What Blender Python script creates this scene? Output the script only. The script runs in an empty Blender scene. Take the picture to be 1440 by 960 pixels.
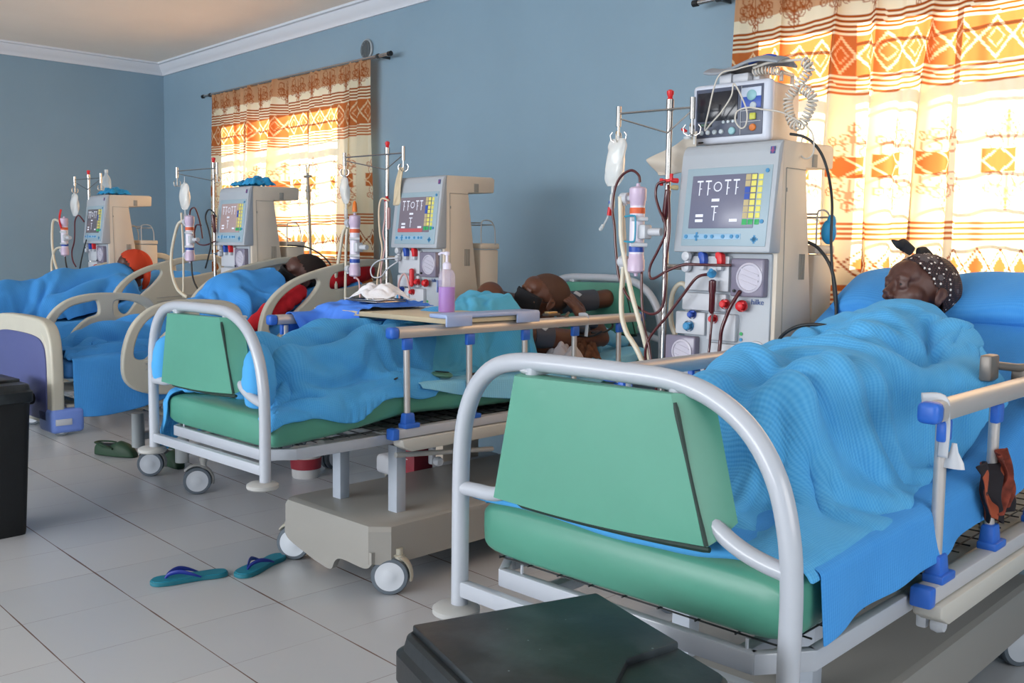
import bpy, bmesh, math, random
import numpy as np
from mathutils import Vector, Matrix, Euler
random.seed(7); np.random.seed(7)
PI = math.pi
SC = bpy.context.scene
COL = SC.collection
ZF = -0.09            # floor level while building; the whole place is lifted so the floor ends at z = 0

# ------------------------------------------------------------------ camera, world, lights, exposure
cd = bpy.data.cameras.new('camera'); cam = bpy.data.objects.new('camera', cd); COL.objects.link(cam)
cd.sensor_width = 36; cd.lens = 36 * 1360.5 / 1440; cd.clip_start = .05
_p, _r, _y = math.radians(5.4094), math.radians(.835), math.radians(-46.738)
_f = Vector((math.sin(_y) * math.cos(_p), math.cos(_y) * math.cos(_p), -math.sin(_p)))
_rt = Vector((math.cos(_y), -math.sin(_y), 0)); _up = _rt.cross(_f)
_r2 = _rt * math.cos(_r) + _up * math.sin(_r); _u2 = -_rt * math.sin(_r) + _up * math.cos(_r)
mm = Matrix((_r2, _u2, -_f)).transposed().to_4x4(); mm.translation = Vector((0, 0, 1.41))
cam.matrix_world = mm; SC.camera = cam

w = bpy.data.worlds.new('world'); SC.world = w; w.use_nodes = True
bg = w.node_tree.nodes['Background']; bg.inputs[0].default_value = (.80, .88, 1, 1); bg.inputs[1].default_value = 1.6
SC.view_settings.view_transform = 'Standard'; SC.view_settings.look = 'None'
SC.view_settings.gamma = 1; SC.view_settings.use_curve_mapping = False
SC.view_settings.exposure = 0.28
SC.cycles.use_denoising = True
SC.cycles.max_bounces = 8; SC.cycles.diffuse_bounces = 4; SC.cycles.transmission_bounces = 8; SC.cycles.transparent_max_bounces = 16
SC.cycles.sample_clamp_indirect = 6

def light(name, kind, loc, power, color, rot=None, size=None, sizey=None, angle=None):
    l = bpy.data.lights.new(name, kind); l.energy = power; l.color = color
    if kind == 'AREA':
        l.shape = 'RECTANGLE'; l.size = size; l.size_y = sizey
    if angle is not None: l.angle = angle
    o = bpy.data.objects.new(name, l); COL.objects.link(o); o.location = loc
    if rot: o.rotation_euler = rot
    return o
def aim(o, d): o.rotation_euler = Vector(d).to_track_quat('-Z', 'Y').to_euler()
sun = light('sun', 'SUN', (0, 9, 6), 30, (1, .83, .60), angle=math.radians(1.2)); aim(sun, (-.28, -1, -.42))
# fill lamps added outside made-up openings in the unseen walls
fill_front = light('fill_front_opening', 'AREA', (-4.6, -7.6, 1.9), 660, (.95, .97, 1), size=9.8, sizey=2.1); aim(fill_front, (-.05, 1, .22))
fill_right = light('fill_right_opening', 'AREA', (2.52, 1.2, 1.75), 45, (1, .94, .86), size=2.8, sizey=1.6); aim(fill_right, (-1, 0, -.05))

# ------------------------------------------------------------------ materials
def lin(c):
    if isinstance(c, str):
        c = [int(c[i:i + 2], 16) / 255 for i in (0, 2, 4)]
        return tuple(x / 12.92 if x <= .04045 else ((x + .055) / 1.055) ** 2.4 for x in c)
    return tuple(c)
MATS = {}
def mat(name, color, rough=.5, metal=0., alpha=1., trans=0., coat=0., sheen=0., emis=None, es=0., noise=None, bump=None, ior=1.45, sss=0.):
    if name in MATS: return MATS[name]
    m = bpy.data.materials.new(name); m.use_nodes = True; nt = m.node_tree; b = nt.nodes['Principled BSDF']
    c = lin(color)
    b.inputs['Base Color'].default_value = (*c, 1); b.inputs['Roughness'].default_value = rough
    b.inputs['Metallic'].default_value = metal; b.inputs['Alpha'].default_value = alpha
    b.inputs['Transmission Weight'].default_value = trans; b.inputs['Coat Weight'].default_value = coat
    b.inputs['Sheen Weight'].default_value = sheen; b.inputs['IOR'].default_value = ior
    b.inputs['Subsurface Weight'].default_value = sss
    if emis: b.inputs['Emission Color'].default_value = (*lin(emis), 1); b.inputs['Emission Strength'].default_value = es
    L = nt.links.new
    tc = nt.nodes.new('ShaderNodeTexCoord')
    if noise:                                   # (scale, amount 0..1, detail)
        n = nt.nodes.new('ShaderNodeTexNoise'); n.inputs['Scale'].default_value = noise[0]; n.inputs['Detail'].default_value = noise[2] if len(noise) > 2 else 4
        L(tc.outputs['Object'], n.inputs['Vector'])
        mr = nt.nodes.new('ShaderNodeMapRange'); mr.inputs['From Min'].default_value = .3; mr.inputs['From Max'].default_value = .7
        mr.inputs['To Min'].default_value = 1 - noise[1]; mr.inputs['To Max'].default_value = 1
        L(n.outputs[0], mr.inputs[0])
        mx = nt.nodes.new('ShaderNodeMix'); mx.data_type = 'RGBA'; mx.blend_type = 'MULTIPLY'; mx.inputs[0].default_value = 1
        mx.inputs[6].default_value = (*c, 1); L(mr.outputs[0], mx.inputs[7]); L(mx.outputs[2], b.inputs['Base Color'])
    if bump:                                    # (scale, strength, distance)
        n = nt.nodes.new('ShaderNodeTexNoise'); n.inputs['Scale'].default_value = bump[0]; n.inputs['Detail'].default_value = 5
        L(tc.outputs['Object'], n.inputs['Vector'])
        bp = nt.nodes.new('ShaderNodeBump'); bp.inputs['Strength'].default_value = bump[1]; bp.inputs['Distance'].default_value = bump[2]
        L(n.outputs[0], bp.inputs['Height']); L(bp.outputs[0], b.inputs['Normal'])
    MATS[name] = m
    return m

def knit(name, color, color2, scale=1., ribx=150, riby=150):
    """fleecy waffle blanket: fine ribs from the fabric's own UVs"""
    if name in MATS: return MATS[name]
    m = mat(name, color, .95, sheen=.35); nt = m.node_tree; b = nt.nodes['Principled BSDF']; L = nt.links.new
    b.inputs['Sheen Tint'].default_value = (*lin(color2), 1)
    uv = nt.nodes.new('ShaderNodeUVMap')
    sep = nt.nodes.new('ShaderNodeSeparateXYZ'); L(uv.outputs[0], sep.inputs[0])
    def M(op, a, bb=None):
        n = nt.nodes.new('ShaderNodeMath'); n.operation = op
        for i, v in enumerate((a, bb)):
            if v is None: continue
            if isinstance(v, (int, float)): n.inputs[i].default_value = v
            else: L(v, n.inputs[i])
        return n.outputs[0]
    sx = M('SINE', M('MULTIPLY', sep.outputs[0], 2 * PI * ribx)); sy = M('SINE', M('MULTIPLY', sep.outputs[1], 2 * PI * riby))
    h = M('ADD', M('MULTIPLY', sx, .5), sy)
    n = nt.nodes.new('ShaderNodeTexNoise'); n.inputs['Scale'].default_value = 60; n.inputs['Detail'].default_value = 3; L(uv.outputs[0], n.inputs['Vector'])
    h2 = M('ADD', M('MULTIPLY', h, .35), M('MULTIPLY', n.outputs[0], 1.2))
    bp = nt.nodes.new('ShaderNodeBump'); bp.inputs['Strength'].default_value = .40; bp.inputs['Distance'].default_value = .0028 * scale
    L(h2, bp.inputs['Height']); L(bp.outputs[0], b.inputs['Normal'])
    n2 = nt.nodes.new('ShaderNodeTexNoise'); n2.inputs['Scale'].default_value = 5; n2.inputs['Detail'].default_value = 6; L(uv.outputs[0], n2.inputs['Vector'])
    mx = nt.nodes.new('ShaderNodeMix'); mx.data_type = 'RGBA'
    mx.inputs[6].default_value = (*lin(color), 1); mx.inputs[7].default_value = (*lin(color2), 1)
    f = M('ADD', M('MULTIPLY', M('ADD', h, 1.), .12), M('MULTIPLY', n2.outputs[0], .55)); L(f, mx.inputs[0]); L(mx.outputs[2], b.inputs['Base Color'])
    return m

white_metal = mat('white_enamel', 'AAB0BA', .30, coat=.25)
cream = mat('cream_plastic', 'BBB8AA', .42, noise=(6, .06))
mach_side = mat('machine_cream', 'D0C4B4', .45, noise=(4, .05))
mach_white = mat('machine_white', 'A6ADB5', .40)
mach_panel = mat('machine_panel', '94AAB6', .38)
white_p = mat('white_plastic', 'BFC3CA', .35)
clear_p = mat('frosted_plastic', 'DDE4E8', .25, alpha=.55)
green_v = mat('green_vinyl', '50937F', .36, noise=(3, .10), bump=(7, .12, .01))
green_d = mat('green_dark_seam', '16302A', .6)
alu = mat('aluminium', 'C4BFBC', .38, metal=.45)
steel = mat('steel', 'B8B4B0', .25, metal=1.)
dsteel = mat('dark_steel', '4B4E50', .45, metal=.6)
blue_p = mat('blue_plastic', '2F68C8', .40)
lav = mat('lavender_plastic', '7390DA', .45)
plum = mat('blue_purple_board', '474E80', .5)
rub = mat('grey_rubber', '5C6670', .6)
hubm = mat('wheel_hub', 'C6CCD4', .4)
lgrey = mat('light_grey_plastic', 'A6A7A6', .5)
blk = mat('black_plastic', '14171A', .5, noise=(9, .3), bump=(60, .15, .002))
skin1 = mat('skin_dark', '553730', .46, noise=(18, .15), bump=(90, .1, .002), sss=.03)
skin2 = mat('skin_brown', '603B2B', .46, noise=(18, .12), bump=(90, .1, .002), sss=.03)
red_p = mat('red_plastic', 'D0252C', .4)
blood = mat('blood_tube', '4A1016', .28, coat=.4)
pinkt = mat('pink_tube', 'C9A2A0', .35)
tubem = mat('milky_tube', 'D6CFBC', .35)
cablem = mat('cream_cable', 'C9C4BB', .5)
blackc = mat('black_cable', '24282B', .45)
winglass = mat('pump_window', '827D90', .18, alpha=.92)
nail = mat('fingernail', '9A6A58', .3)
eyew = mat('eye_white', '6B5A50', .6)
black_m = mat('black_cloth', '1C1D22', .85, bump=(120, .3, .002))

# ------------------------------------------------------------------ geometry helpers
class G:
    def __init__(s): s.v = []; s.f = []; s.m = []; s.uv = None
    def add(s, vs, fs, mi=0, M=None):
        o = len(s.v)
        if M is not None: vs = [tuple(M @ Vector(v)) for v in vs]
        s.v += [tuple(map(float, v)) for v in vs]; s.f += [tuple(i + o for i in f) for f in fs]; s.m += [mi] * len(fs)
        return s
    def bm(s, b, mi=0, M=None):
        b.verts.index_update()
        s.add([v.co[:] for v in b.verts], [[v.index for v in f.verts] for f in b.faces], mi, M); b.free(); return s
    def box(s, c, d, bev=0., rot=None, mi=0, seg=2, taper=None):
        b = bmesh.new(); bmesh.ops.create_cube(b, size=1)
        for v in b.verts:
            t = 1.
            if taper and v.co.z > 0: t = taper
            v.co = Vector((v.co.x * d[0] * t, v.co.y * d[1] * t, v.co.z * d[2]))
        if bev: bmesh.ops.bevel(b, geom=b.edges[:], offset=min(bev, min(d) * .49), segments=seg, affect='EDGES', profile=.5)
        M = Matrix.Translation(c)
        if rot: M = M @ Euler(rot).to_matrix().to_4x4()
        return s.bm(b, mi, M)
    def tube(s, pts, r, n=10, mi=0, cap=True, sx=1., up=None):
        pts = [Vector(p) for p in pts]; N = len(pts)
        rr = r if hasattr(r, '__len__') else [r] * N
        T = []
        for i in range(N):
            t = (pts[min(i + 1, N - 1)] - pts[max(i - 1, 0)]); T.append(t.normalized() if t.length > 1e-9 else Vector((0, 0, 1)))
        u = Vector(up) if up else (Vector((0, 0, 1)) if abs(T[0].z) < .9 else Vector((1, 0, 0)))
        u = (u - T[0] * u.dot(T[0])).normalized(); vs = []; fs = []
        for i in range(N):
            u = (u - T[i] * u.dot(T[i])); u = u.normalized() if u.length > 1e-6 else T[i].orthogonal().normalized()
            w_ = T[i].cross(u)
            for k in range(n):
                a = 2 * PI * k / n; vs.append(pts[i] + u * (math.cos(a) * rr[i]) + w_ * (math.sin(a) * rr[i] * sx))
        for i in range(N - 1):
            for k in range(n):
                a = i * n + k; b = i * n + (k + 1) % n; fs.append((a, b, b + n, a + n))
        if cap: fs.append(tuple(range(n - 1, -1, -1))); fs.append(tuple(range((N - 1) * n, N * n)))
        return s.add(vs, fs, mi)
    def lathe(s, prof, c=(0, 0, 0), axis=(0, 0, 1), n=20, mi=0, cap=True):
        q = Vector(axis).normalized().to_track_quat('Z', 'X').to_matrix().to_4x4(); M = Matrix.Translation(c) @ q
        vs = []; fs = []
        for r, z in prof:
            for k in range(n): a = 2 * PI * k / n; vs.append((r * math.cos(a), r * math.sin(a), z))
        for i in range(len(prof) - 1):
            for k in range(n): a = i * n + k; b = i * n + (k + 1) % n; fs.append((a, b, b + n, a + n))
        if cap: fs.append(tuple(range(n - 1, -1, -1))); fs.append(tuple(range((len(prof) - 1) * n, len(prof) * n)))
        return s.add(vs, fs, mi, M)
    def ell(s, c, r, rot=None, mi=0, n=20, m=14):
        r = r if hasattr(r, '__len__') else (r, r, r)
        vs = [(0, 0, -1)]; fs = []
        for i in range(1, m):
            t = -PI / 2 + PI * i / m
            for k in range(n): a = 2 * PI * k / n; vs.append((math.cos(t) * math.cos(a), math.cos(t) * math.sin(a), math.sin(t)))
        vs.append((0, 0, 1)); last = len(vs) - 1
        for k in range(n):
            fs.append((0, 1 + (k + 1) % n, 1 + k)); b = 1 + (m - 2) * n; fs.append((last, b + k, b + (k + 1) % n))
        for i in range(m - 2):
            for k in range(n): a = 1 + i * n + k; b = 1 + i * n + (k + 1) % n; fs.append((a, b, b + n, a + n))
        M = Matrix.Translation(c) @ (rot if isinstance(rot, Matrix) else (Euler(rot).to_matrix().to_4x4() if rot else Matrix())) @ Matrix.Diagonal((*r, 1))
        return s.add(vs, fs, mi, M)
    def prism(s, poly, a, b, plane='yz', mi=0, bev=0.):
        """closed polygon extruded; plane 'yz' -> along x from a to b, 'xz' -> along y, 'xy' -> along z"""
        bm_ = bmesh.new()
        def P(p, t): return {'yz': (t, p[0], p[1]), 'xz': (p[0], t, p[1]), 'xy': (p[0], p[1], t)}[plane]
        A = [bm_.verts.new(P(p, a)) for p in poly]; B = [bm_.verts.new(P(p, b)) for p in poly]; n = len(poly)
        bm_.faces.new(A); bm_.faces.new(B[::-1])
        for i in range(n): bm_.faces.new((A[i], B[i], B[(i + 1) % n], A[(i + 1) % n]))
        bmesh.ops.recalc_face_normals(bm_, faces=bm_.faces[:])
        if bev: bmesh.ops.bevel(bm_, geom=bm_.edges[:], offset=bev, segments=2, affect='EDGES', profile=.5)
        return s.bm(bm_, mi)
    def obj(s, name, mats, parent=None, smooth=True, ang=40, kind=None, label=None):
        if name in SPLIT and parent is not None and not getattr(s, 'one', False):
            r = None
            for h in pieces(s): h.one = True; o = h.obj(name, mats, parent, smooth, ang, kind, label); r = r or o
            return r
        me = bpy.data.meshes.new(name); me.from_pydata(s.v, [], s.f)
        for m_ in (mats if isinstance(mats, (list, tuple)) else [mats]): me.materials.append(m_)
        if s.uv is not None:
            ul = me.uv_layers.new(name='UVMap'); uvs = np.array(s.uv)[np.array([l.vertex_index for l in me.loops])]
            ul.data.foreach_set('uv', uvs.astype(np.float32).ravel())
        me.polygons.foreach_set('material_index', s.m)
        if smooth:
            me.polygons.foreach_set('use_smooth', [True] * len(me.polygons))
            if ang < 180: me.set_sharp_from_angle(angle=math.radians(ang))
        me.update()
        return link(name, me, parent, kind, label)
def pieces(g):
    """split a shape into its separate pieces (touching ones stay together)"""
    par = list(range(len(g.v)))
    def fd(a):
        while par[a] != a: par[a] = par[par[a]]; a = par[a]
        return a
    for f in g.f:
        for k in f[1:]: par[fd(k)] = fd(f[0])
    comp = {}
    for i in range(len(g.v)): comp.setdefault(fd(i), []).append(i)
    bx = [(set(c), np.min([g.v[i] for i in c], 0) - .0015, np.max([g.v[i] for i in c], 0) + .0015) for c in comp.values()]
    ch = True
    while ch:
        ch = False
        for i in range(len(bx)):
            for j in range(i + 1, len(bx)):
                if np.all(bx[i][1] <= bx[j][2]) and np.all(bx[j][1] <= bx[i][2]):
                    bx[i] = (bx[i][0] | bx[j][0], np.minimum(bx[i][1], bx[j][1]), np.maximum(bx[i][2], bx[j][2])); bx.pop(j); ch = True; break
            if ch: break
    out = []
    for s_, _, _ in bx:
        ids = sorted(s_); mp_ = {a: b for b, a in enumerate(ids)}; h = G(); h.v = [g.v[i] for i in ids]
        for f, m in zip(g.f, g.m):
            if f[0] in mp_: h.f.append(tuple(mp_[i] for i in f)); h.m.append(m)
        out.append(h)
    return out
SPLIT = {'lift_column', 'strip_key', 'end_header', 'side_coupling', 'round_key', 'finger_ring', 'blades', 'module', 'air_detector', 'clamp_body', 'clamp_block', 'sensor_body', 'brake_tab', 'divider', 'ear_loop', 'end_roller', 'menu_box'}
def link(name, me, parent=None, kind=None, label=None):
    o = bpy.data.objects.new(name, me); COL.objects.link(o)
    if parent is not None: o.parent = parent
    if kind: o['kind'] = kind
    if label: o['label'] = label
    return o
def thing(name, label, cat, loc=(0, 0, 0), rz=0., group=None):
    o = bpy.data.objects.new(name, None); COL.objects.link(o); o.location = loc; o.rotation_euler = (0, 0, rz); o.empty_display_size = .1
    return tag(o, label, cat, group)
def tag(o, label, cat, group=None):
    o['label'] = label; o['category'] = cat
    if group: o['group'] = group
    return o
def place(o, loc, rz=0.): o.location = loc; o.rotation_euler = (0, 0, rz); return o
def cr(P, n=8, closed=False):
    """Catmull-Rom through the points"""
    P = [np.array(p, float) for p in P]; out = []; N = len(P)
    rng = range(N) if closed else range(N - 1)
    for i in rng:
        p0, p1, p2, p3 = (P[(i + k - 1) % N] for k in range(4)) if closed else (P[max(i - 1, 0)], P[i], P[i + 1], P[min(i + 2, N - 1)])
        for j in range(n):
            t = j / n; out.append(.5 * ((2 * p1) + (-p0 + p2) * t + (2 * p0 - 5 * p1 + 4 * p2 - p3) * t * t + (-p0 + 3 * p1 - 3 * p2 + p3) * t ** 3))
    if not closed: out.append(P[-1])
    return [tuple(p) for p in out]
def curve_mesh(splines, ext, bev, M=None, res=3):
    """2D filled outline with holes -> rounded slab mesh data (verts, faces)"""
    c = bpy.data.curves.new('t', 'CURVE'); c.dimensions = '2D'; c.fill_mode = 'BOTH'; c.extrude = ext; c.bevel_depth = bev; c.bevel_resolution = res
    for sp in splines:
        q = c.splines.new('POLY'); q.points.add(len(sp) - 1)
        for i, p in enumerate(sp): q.points[i].co = (p[0], p[1], 0, 1)
        q.use_cyclic_u = True
    o = bpy.data.objects.new('t', c); COL.objects.link(o)
    dg = bpy.context.evaluated_depsgraph_get(); me = bpy.data.meshes.new_from_object(o.evaluated_get(dg))
    vs = [tuple(v.co) for v in me.vertices]; fs = [tuple(p.vertices) for p in me.polygons]
    bpy.data.objects.remove(o); bpy.data.curves.remove(c); bpy.data.meshes.remove(me)
    return vs, fs
def text_mesh(txt, size, ext=.0008):
    c = bpy.data.curves.new('t', 'FONT'); c.body = txt; c.size = size; c.extrude = ext; c.align_x = 'CENTER'; c.align_y = 'CENTER'
    o = bpy.data.objects.new('t', c); COL.objects.link(o)
    dg = bpy.context.evaluated_depsgraph_get(); me = bpy.data.meshes.new_from_object(o.evaluated_get(dg))
    vs = [tuple(v.co) for v in me.vertices]; fs = [tuple(p.vertices) for p in me.polygons]
    bpy.data.objects.remove(o); bpy.data.curves.remove(c); bpy.data.meshes.remove(me)
    return vs, fs
YZ = Matrix(((0, 0, 1, 0), (1, 0, 0, 0), (0, 1, 0, 0), (0, 0, 0, 1)))      # (a,b,c) -> (c,a,b): outline drawn in y,z
XZ = Matrix(((1, 0, 0, 0), (0, 0, -1, 0), (0, 1, 0, 0), (0, 0, 0, 1)))     # (a,b,c) -> (a,-c,b)

# ---- cloth: a small position-based solver draping a grid over a distance field
def smin(a, b, k=.04):
    h = np.clip(.5 + .5 * (b - a) / k, 0, 1); return b * (1 - h) + a * h - k * h * (1 - h)
def caps(p, a, b, ra, rb=None):
    a = np.array(a, float); b = np.array(b, float); rb = ra if rb is None else rb
    ab = b - a; t = np.clip(((p - a) @ ab) / max(ab @ ab, 1e-9), 0, 1)
    return np.linalg.norm(p - a - t[..., None] * ab, axis=-1) - (ra + (rb - ra) * t)
def boxd(p, c, h, r=.03):
    q = np.abs(p - np.array(c)) - (np.array(h) - r)
    return np.linalg.norm(np.maximum(q, 0), axis=-1) + np.minimum(q.max(-1), 0) - r
def ripple(X, amp, wl, ang, seed, warp=.5):
    """oblique folds laid into the cloth before it falls; they set its true length"""
    rs = np.random.RandomState(seed); ph = rs.rand(9) * 6.3; x, y = X[..., 0], X[..., 1]; Z = 0
    for k, (w_, a_) in enumerate(((wl, 1.1), (wl * .55, .5), (wl * 1.8, .8))):
        an = ang + .35 * (k - 1); t = x * math.cos(an) + y * math.sin(an); n = -x * math.sin(an) + y * math.cos(an)
        s_ = 1 - np.abs(np.sin(PI * t / w_ + ph[k] + warp * np.sin(n * 4 + ph[k + 3]) + warp * .5 * np.sin(n * 9 + ph[k + 5])))
        Z = Z + a_ * (s_ ** 1.7 * 2.4 - .6) * np.clip(.55 + .6 * np.sin(n * 5 + ph[k + 6] + t * 3), .05, 1.1)
    X = X.copy(); X[..., 2] += amp * Z; return X
def folds(X, curves, amp, wid):
    """raise drawn fold lines on a settled cloth: a soft rise on one side, a tucked drop on the other"""
    du = np.gradient(X, axis=0); dv = np.gradient(X, axis=1); N = np.cross(du, dv); N /= np.maximum(np.linalg.norm(N, axis=-1, keepdims=True), 1e-9)
    if N[..., 2].mean() < 0: N = -N
    D = np.zeros(X.shape[:2]); x, y = X[..., 0], X[..., 1]
    for c in curves:
        k = 1.
        if isinstance(c[-1], (int, float)): k = c[-1]; c = c[:-1]
        P = np.array(cr(c, 8)); best = np.full(x.shape, 9.); sg = np.ones(x.shape); tt = np.zeros(x.shape); n = len(P) - 1
        for i in range(n):
            a, b = P[i], P[i + 1]; ab = b - a; L2 = max(ab @ ab, 1e-9); t = np.clip(((x - a[0]) * ab[0] + (y - a[1]) * ab[1]) / L2, 0, 1)
            qx, qy = x - a[0] - t * ab[0], y - a[1] - t * ab[1]; d = np.hypot(qx, qy); m = d < best
            best = np.where(m, d, best); sg = np.where(m, np.sign(ab[0] * qy - ab[1] * qx), sg); tt = np.where(m, (i + t) / n, tt)
        tp = np.sin(PI * np.clip(tt, .02, .98)) ** .55; w_ = wid * (.7 + .6 * tt) * abs(k) ** .5
        s_ = np.where(sg > 0, np.exp(-(best / w_) ** 1.6), np.exp(-(best / (w_ * .34)) ** 2)) - .35 * np.where(sg < 0, np.exp(-((best - w_ * .75) / (w_ * .4)) ** 2), 0)
        D = D + amp * k * tp * s_
    D = .06 * np.tanh(D / .06)
    return X + N * D[..., None]
def rfolds(n, x0, x1, y0, y1, ang, ln, seed):
    rs = np.random.RandomState(seed); out = []
    for i in range(n):
        cx, cy, a, l = rs.uniform(x0, x1), rs.uniform(y0, y1), ang + rs.randn() * .35, ln * rs.uniform(.5, 1.3); b = rs.randn() * .35
        P = [(cx + math.cos(a + b * t) * l * t, cy + math.sin(a + b * t) * l * t) for t in (-.5, -.2, .15, .5)]
        if P[0][0] > P[-1][0]: P = P[::-1]
        out.append(P + [rs.uniform(.6, 1.25)])
    return out
def drape(X, sdf, rest=1.1, steps=70, iters=7, thick=.008, fric=.5, noise=.006, seed=1, pin=None, bend=.25):
    rs = np.random.RandomState(seed); X = X.copy()
    d = lambda A, B: np.linalg.norm(A - B, axis=-1)
    cons = []
    def addc(sa, sb, k, scale): cons.append((sa, sb, d(X[sa], X[sb]) * scale, k))
    nx, ny = X.shape[:2]; S = slice
    for st in (0, 1):
        for (dx, dy, k) in ((1, 0, 1.), (0, 1, 1.)):
            if dx: a = (S(st, nx - 1, 2), S(None)); b = (S(st + 1, nx, 2), S(None))
            else: a = (S(None), S(st, ny - 1, 2)); b = (S(None), S(st + 1, ny, 2))
            addc(a, b, k, rest)
    for st in (0, 1):
        addc((S(st, nx - 1, 2), S(0, ny - 1)), (S(st + 1, nx, 2), S(1, ny)), .5, rest)
        addc((S(st, nx - 1, 2), S(1, ny)), (S(st + 1, nx, 2), S(0, ny - 1)), .5, rest)
    for st in (0, 1, 2, 3):
        if nx - st > 2: addc((S(st, nx - 2, 4), S(None)), (S(st + 2, nx, 4), S(None)), bend, rest)
        if ny - st > 2: addc((S(None), S(st, ny - 2, 4)), (S(None), S(st + 2, ny, 4)), bend, rest)
    X += rs.randn(*X.shape) * noise
    V = np.zeros_like(X); X0 = X.copy(); dt = .016; e = 1e-3; I3 = np.eye(3)
    for s_ in range(steps):
        V[..., 2] -= 9.8 * dt; V *= .97; P = X + V * dt
        for it in range(iters):
            for a, b, L0, k in cons:
                A = P[a]; B = P[b]
                n0 = min(A.shape[0], B.shape[0]); n1 = min(A.shape[1], B.shape[1])
                A = A[:n0, :n1]; B = B[:n0, :n1]; LL = L0[:n0, :n1]
                dd = B - A; l = np.linalg.norm(dd, axis=-1); c = (k * .5 * (l - LL) / np.maximum(l, 1e-6))[..., None] * dd
                A += c; B -= c
            if pin is not None: P[pin] = X0[pin]
            if it % 3 == 2 or it == iters - 1:
                D = sdf(P) - thick; m = D < 0
                if m.any():
                    q = P[m]; g = np.stack([sdf(q + e * I3[i]) - sdf(q - e * I3[i]) for i in range(3)], -1)
                    g /= np.maximum(np.linalg.norm(g, axis=-1, keepdims=True), 1e-6)
                    q2 = q - g * D[m][:, None]
                    mv = q2 - X[m]; mv -= g * (mv * g).sum(-1, keepdims=True)
                    P[m] = q2 - mv * fric
        V = (P - X) / dt; X = P
    return X
def cloth_obj(name, X, material, parent=None, thick=.006, sub=1, uvscale=None, smooth=2):
    nx, ny = X.shape[:2]; g = G()
    for _ in range(smooth):
        Y = X.copy(); Y[1:-1, 1:-1] = X[1:-1, 1:-1] * .5 + .125 * (X[2:, 1:-1] + X[:-2, 1:-1] + X[1:-1, 2:] + X[1:-1, :-2]); X = Y
    uu = np.concatenate([[0], np.cumsum(np.linalg.norm(np.diff(X[:, ny // 2], axis=0), axis=-1))]); vv = np.concatenate([[0], np.cumsum(np.linalg.norm(np.diff(X[nx // 2], axis=0), axis=-1))])
    g.v = [tuple(p) for p in X.reshape(-1, 3)]
    g.uv = [(uu[i], vv[j]) for i in range(nx) for j in range(ny)]
    g.f = [(i * ny + j, (i + 1) * ny + j, (i + 1) * ny + j + 1, i * ny + j + 1) for i in range(nx - 1) for j in range(ny - 1)]
    g.m = [0] * len(g.f)
    o = g.obj(name, material, parent, ang=180)
    m = o.modifiers.new('s', 'SOLIDIFY'); m.thickness = thick; m.offset = 1
    if sub: m = o.modifiers.new('u', 'SUBSURF'); m.levels = sub; m.render_levels = sub
    return o
def grid(x0, x1, y0, y1, nx, ny, z, yf0=None, yf1=None, xf=None):
    X = np.zeros((nx, ny, 3))
    for i, a in enumerate(np.linspace(0, 1, nx)):
        x = x0 + (x1 - x0) * a
        ya = yf0(x) if yf0 else y0; yb = yf1(x) if yf1 else y1
        X[i, :, 0] = x; X[i, :, 1] = np.linspace(ya, yb, ny); X[i, :, 2] = z
    return X
# ------------------------------------------------------------------ room shell
XL, XR, YB, YW, ZC = -10.86, 2.4, -7.4, 4.75, 3.43
def nodes_tools(m):
    nt = m.node_tree; L = nt.links.new
    def M(op, a, b=None, c=None):
        n = nt.nodes.new('ShaderNodeMath'); n.operation = op
        for i, v in enumerate((a, b, c)):
            if v is None: continue
            if isinstance(v, (int, float)): n.inputs[i].default_value = v
            else: L(v, n.inputs[i])
        return n.outputs[0]
    return nt, L, M
# floor: 44 cm square glazed tiles, thin brown joints
fm = mat('floor_tiles', 'A7ABB0', .22); nt, L, M = nodes_tools(fm); b = nt.nodes['Principled BSDF']
geo = nt.nodes.new('ShaderNodeNewGeometry'); sp = nt.nodes.new('ShaderNodeSeparateXYZ'); L(geo.outputs['Position'], sp.inputs[0])
T = .4405
fx = M('FRACT', M('DIVIDE', M('ADD', sp.outputs[0], 3.121 + 20 * T), T)); fy = M('FRACT', M('DIVIDE', M('ADD', sp.outputs[1], -2.014 + 20 * T), T))
ex = M('MINIMUM', fx, M('SUBTRACT', 1, fx)); ey = M('MINIMUM', fy, M('SUBTRACT', 1, fy))
jn = nt.nodes.new('ShaderNodeTexNoise'); jn.inputs['Scale'].default_value = 2.3; jn.inputs['Detail'].default_value = 3; L(geo.outputs['Position'], jn.inputs['Vector'])
wid = M('ADD', .0022, M('MULTIPLY', M('MAXIMUM', M('SUBTRACT', jn.outputs[0], .42), 0), .02))
jx = M('MULTIPLY', M('LESS_THAN', ex, M('MULTIPLY', wid, .7)), .55); jy = M('LESS_THAN', ey, M('ADD', wid, .0022)); j = M('MAXIMUM', jx, jy)
tn = nt.nodes.new('ShaderNodeTexNoise'); tn.inputs['Scale'].default_value = 1.1; tn.inputs['Detail'].default_value = 6; L(geo.outputs['Position'], tn.inputs['Vector'])
wn = nt.nodes.new('ShaderNodeTexWhiteNoise'); wn.noise_dimensions = '2D'; cx = nt.nodes.new('ShaderNodeCombineXYZ')
L(M('FLOOR', M('DIVIDE', M('ADD', sp.outputs[0], 3.121 + 20 * T), T)), cx.inputs[0]); L(M('FLOOR', M('DIVIDE', M('ADD', sp.outputs[1], -2.014 + 20 * T), T)), cx.inputs[1]); L(cx.outputs[0], wn.inputs['Vector'])
c1 = nt.nodes.new('ShaderNodeMix'); c1.data_type = 'RGBA'; c1.inputs[6].default_value = (*lin('ADB3BB'), 1); c1.inputs[7].default_value = (*lin('C2C3C5'), 1)
L(M('ADD', M('MULTIPLY', tn.outputs[0], .7), M('MULTIPLY', wn.outputs[0], .3)), c1.inputs[0])
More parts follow.
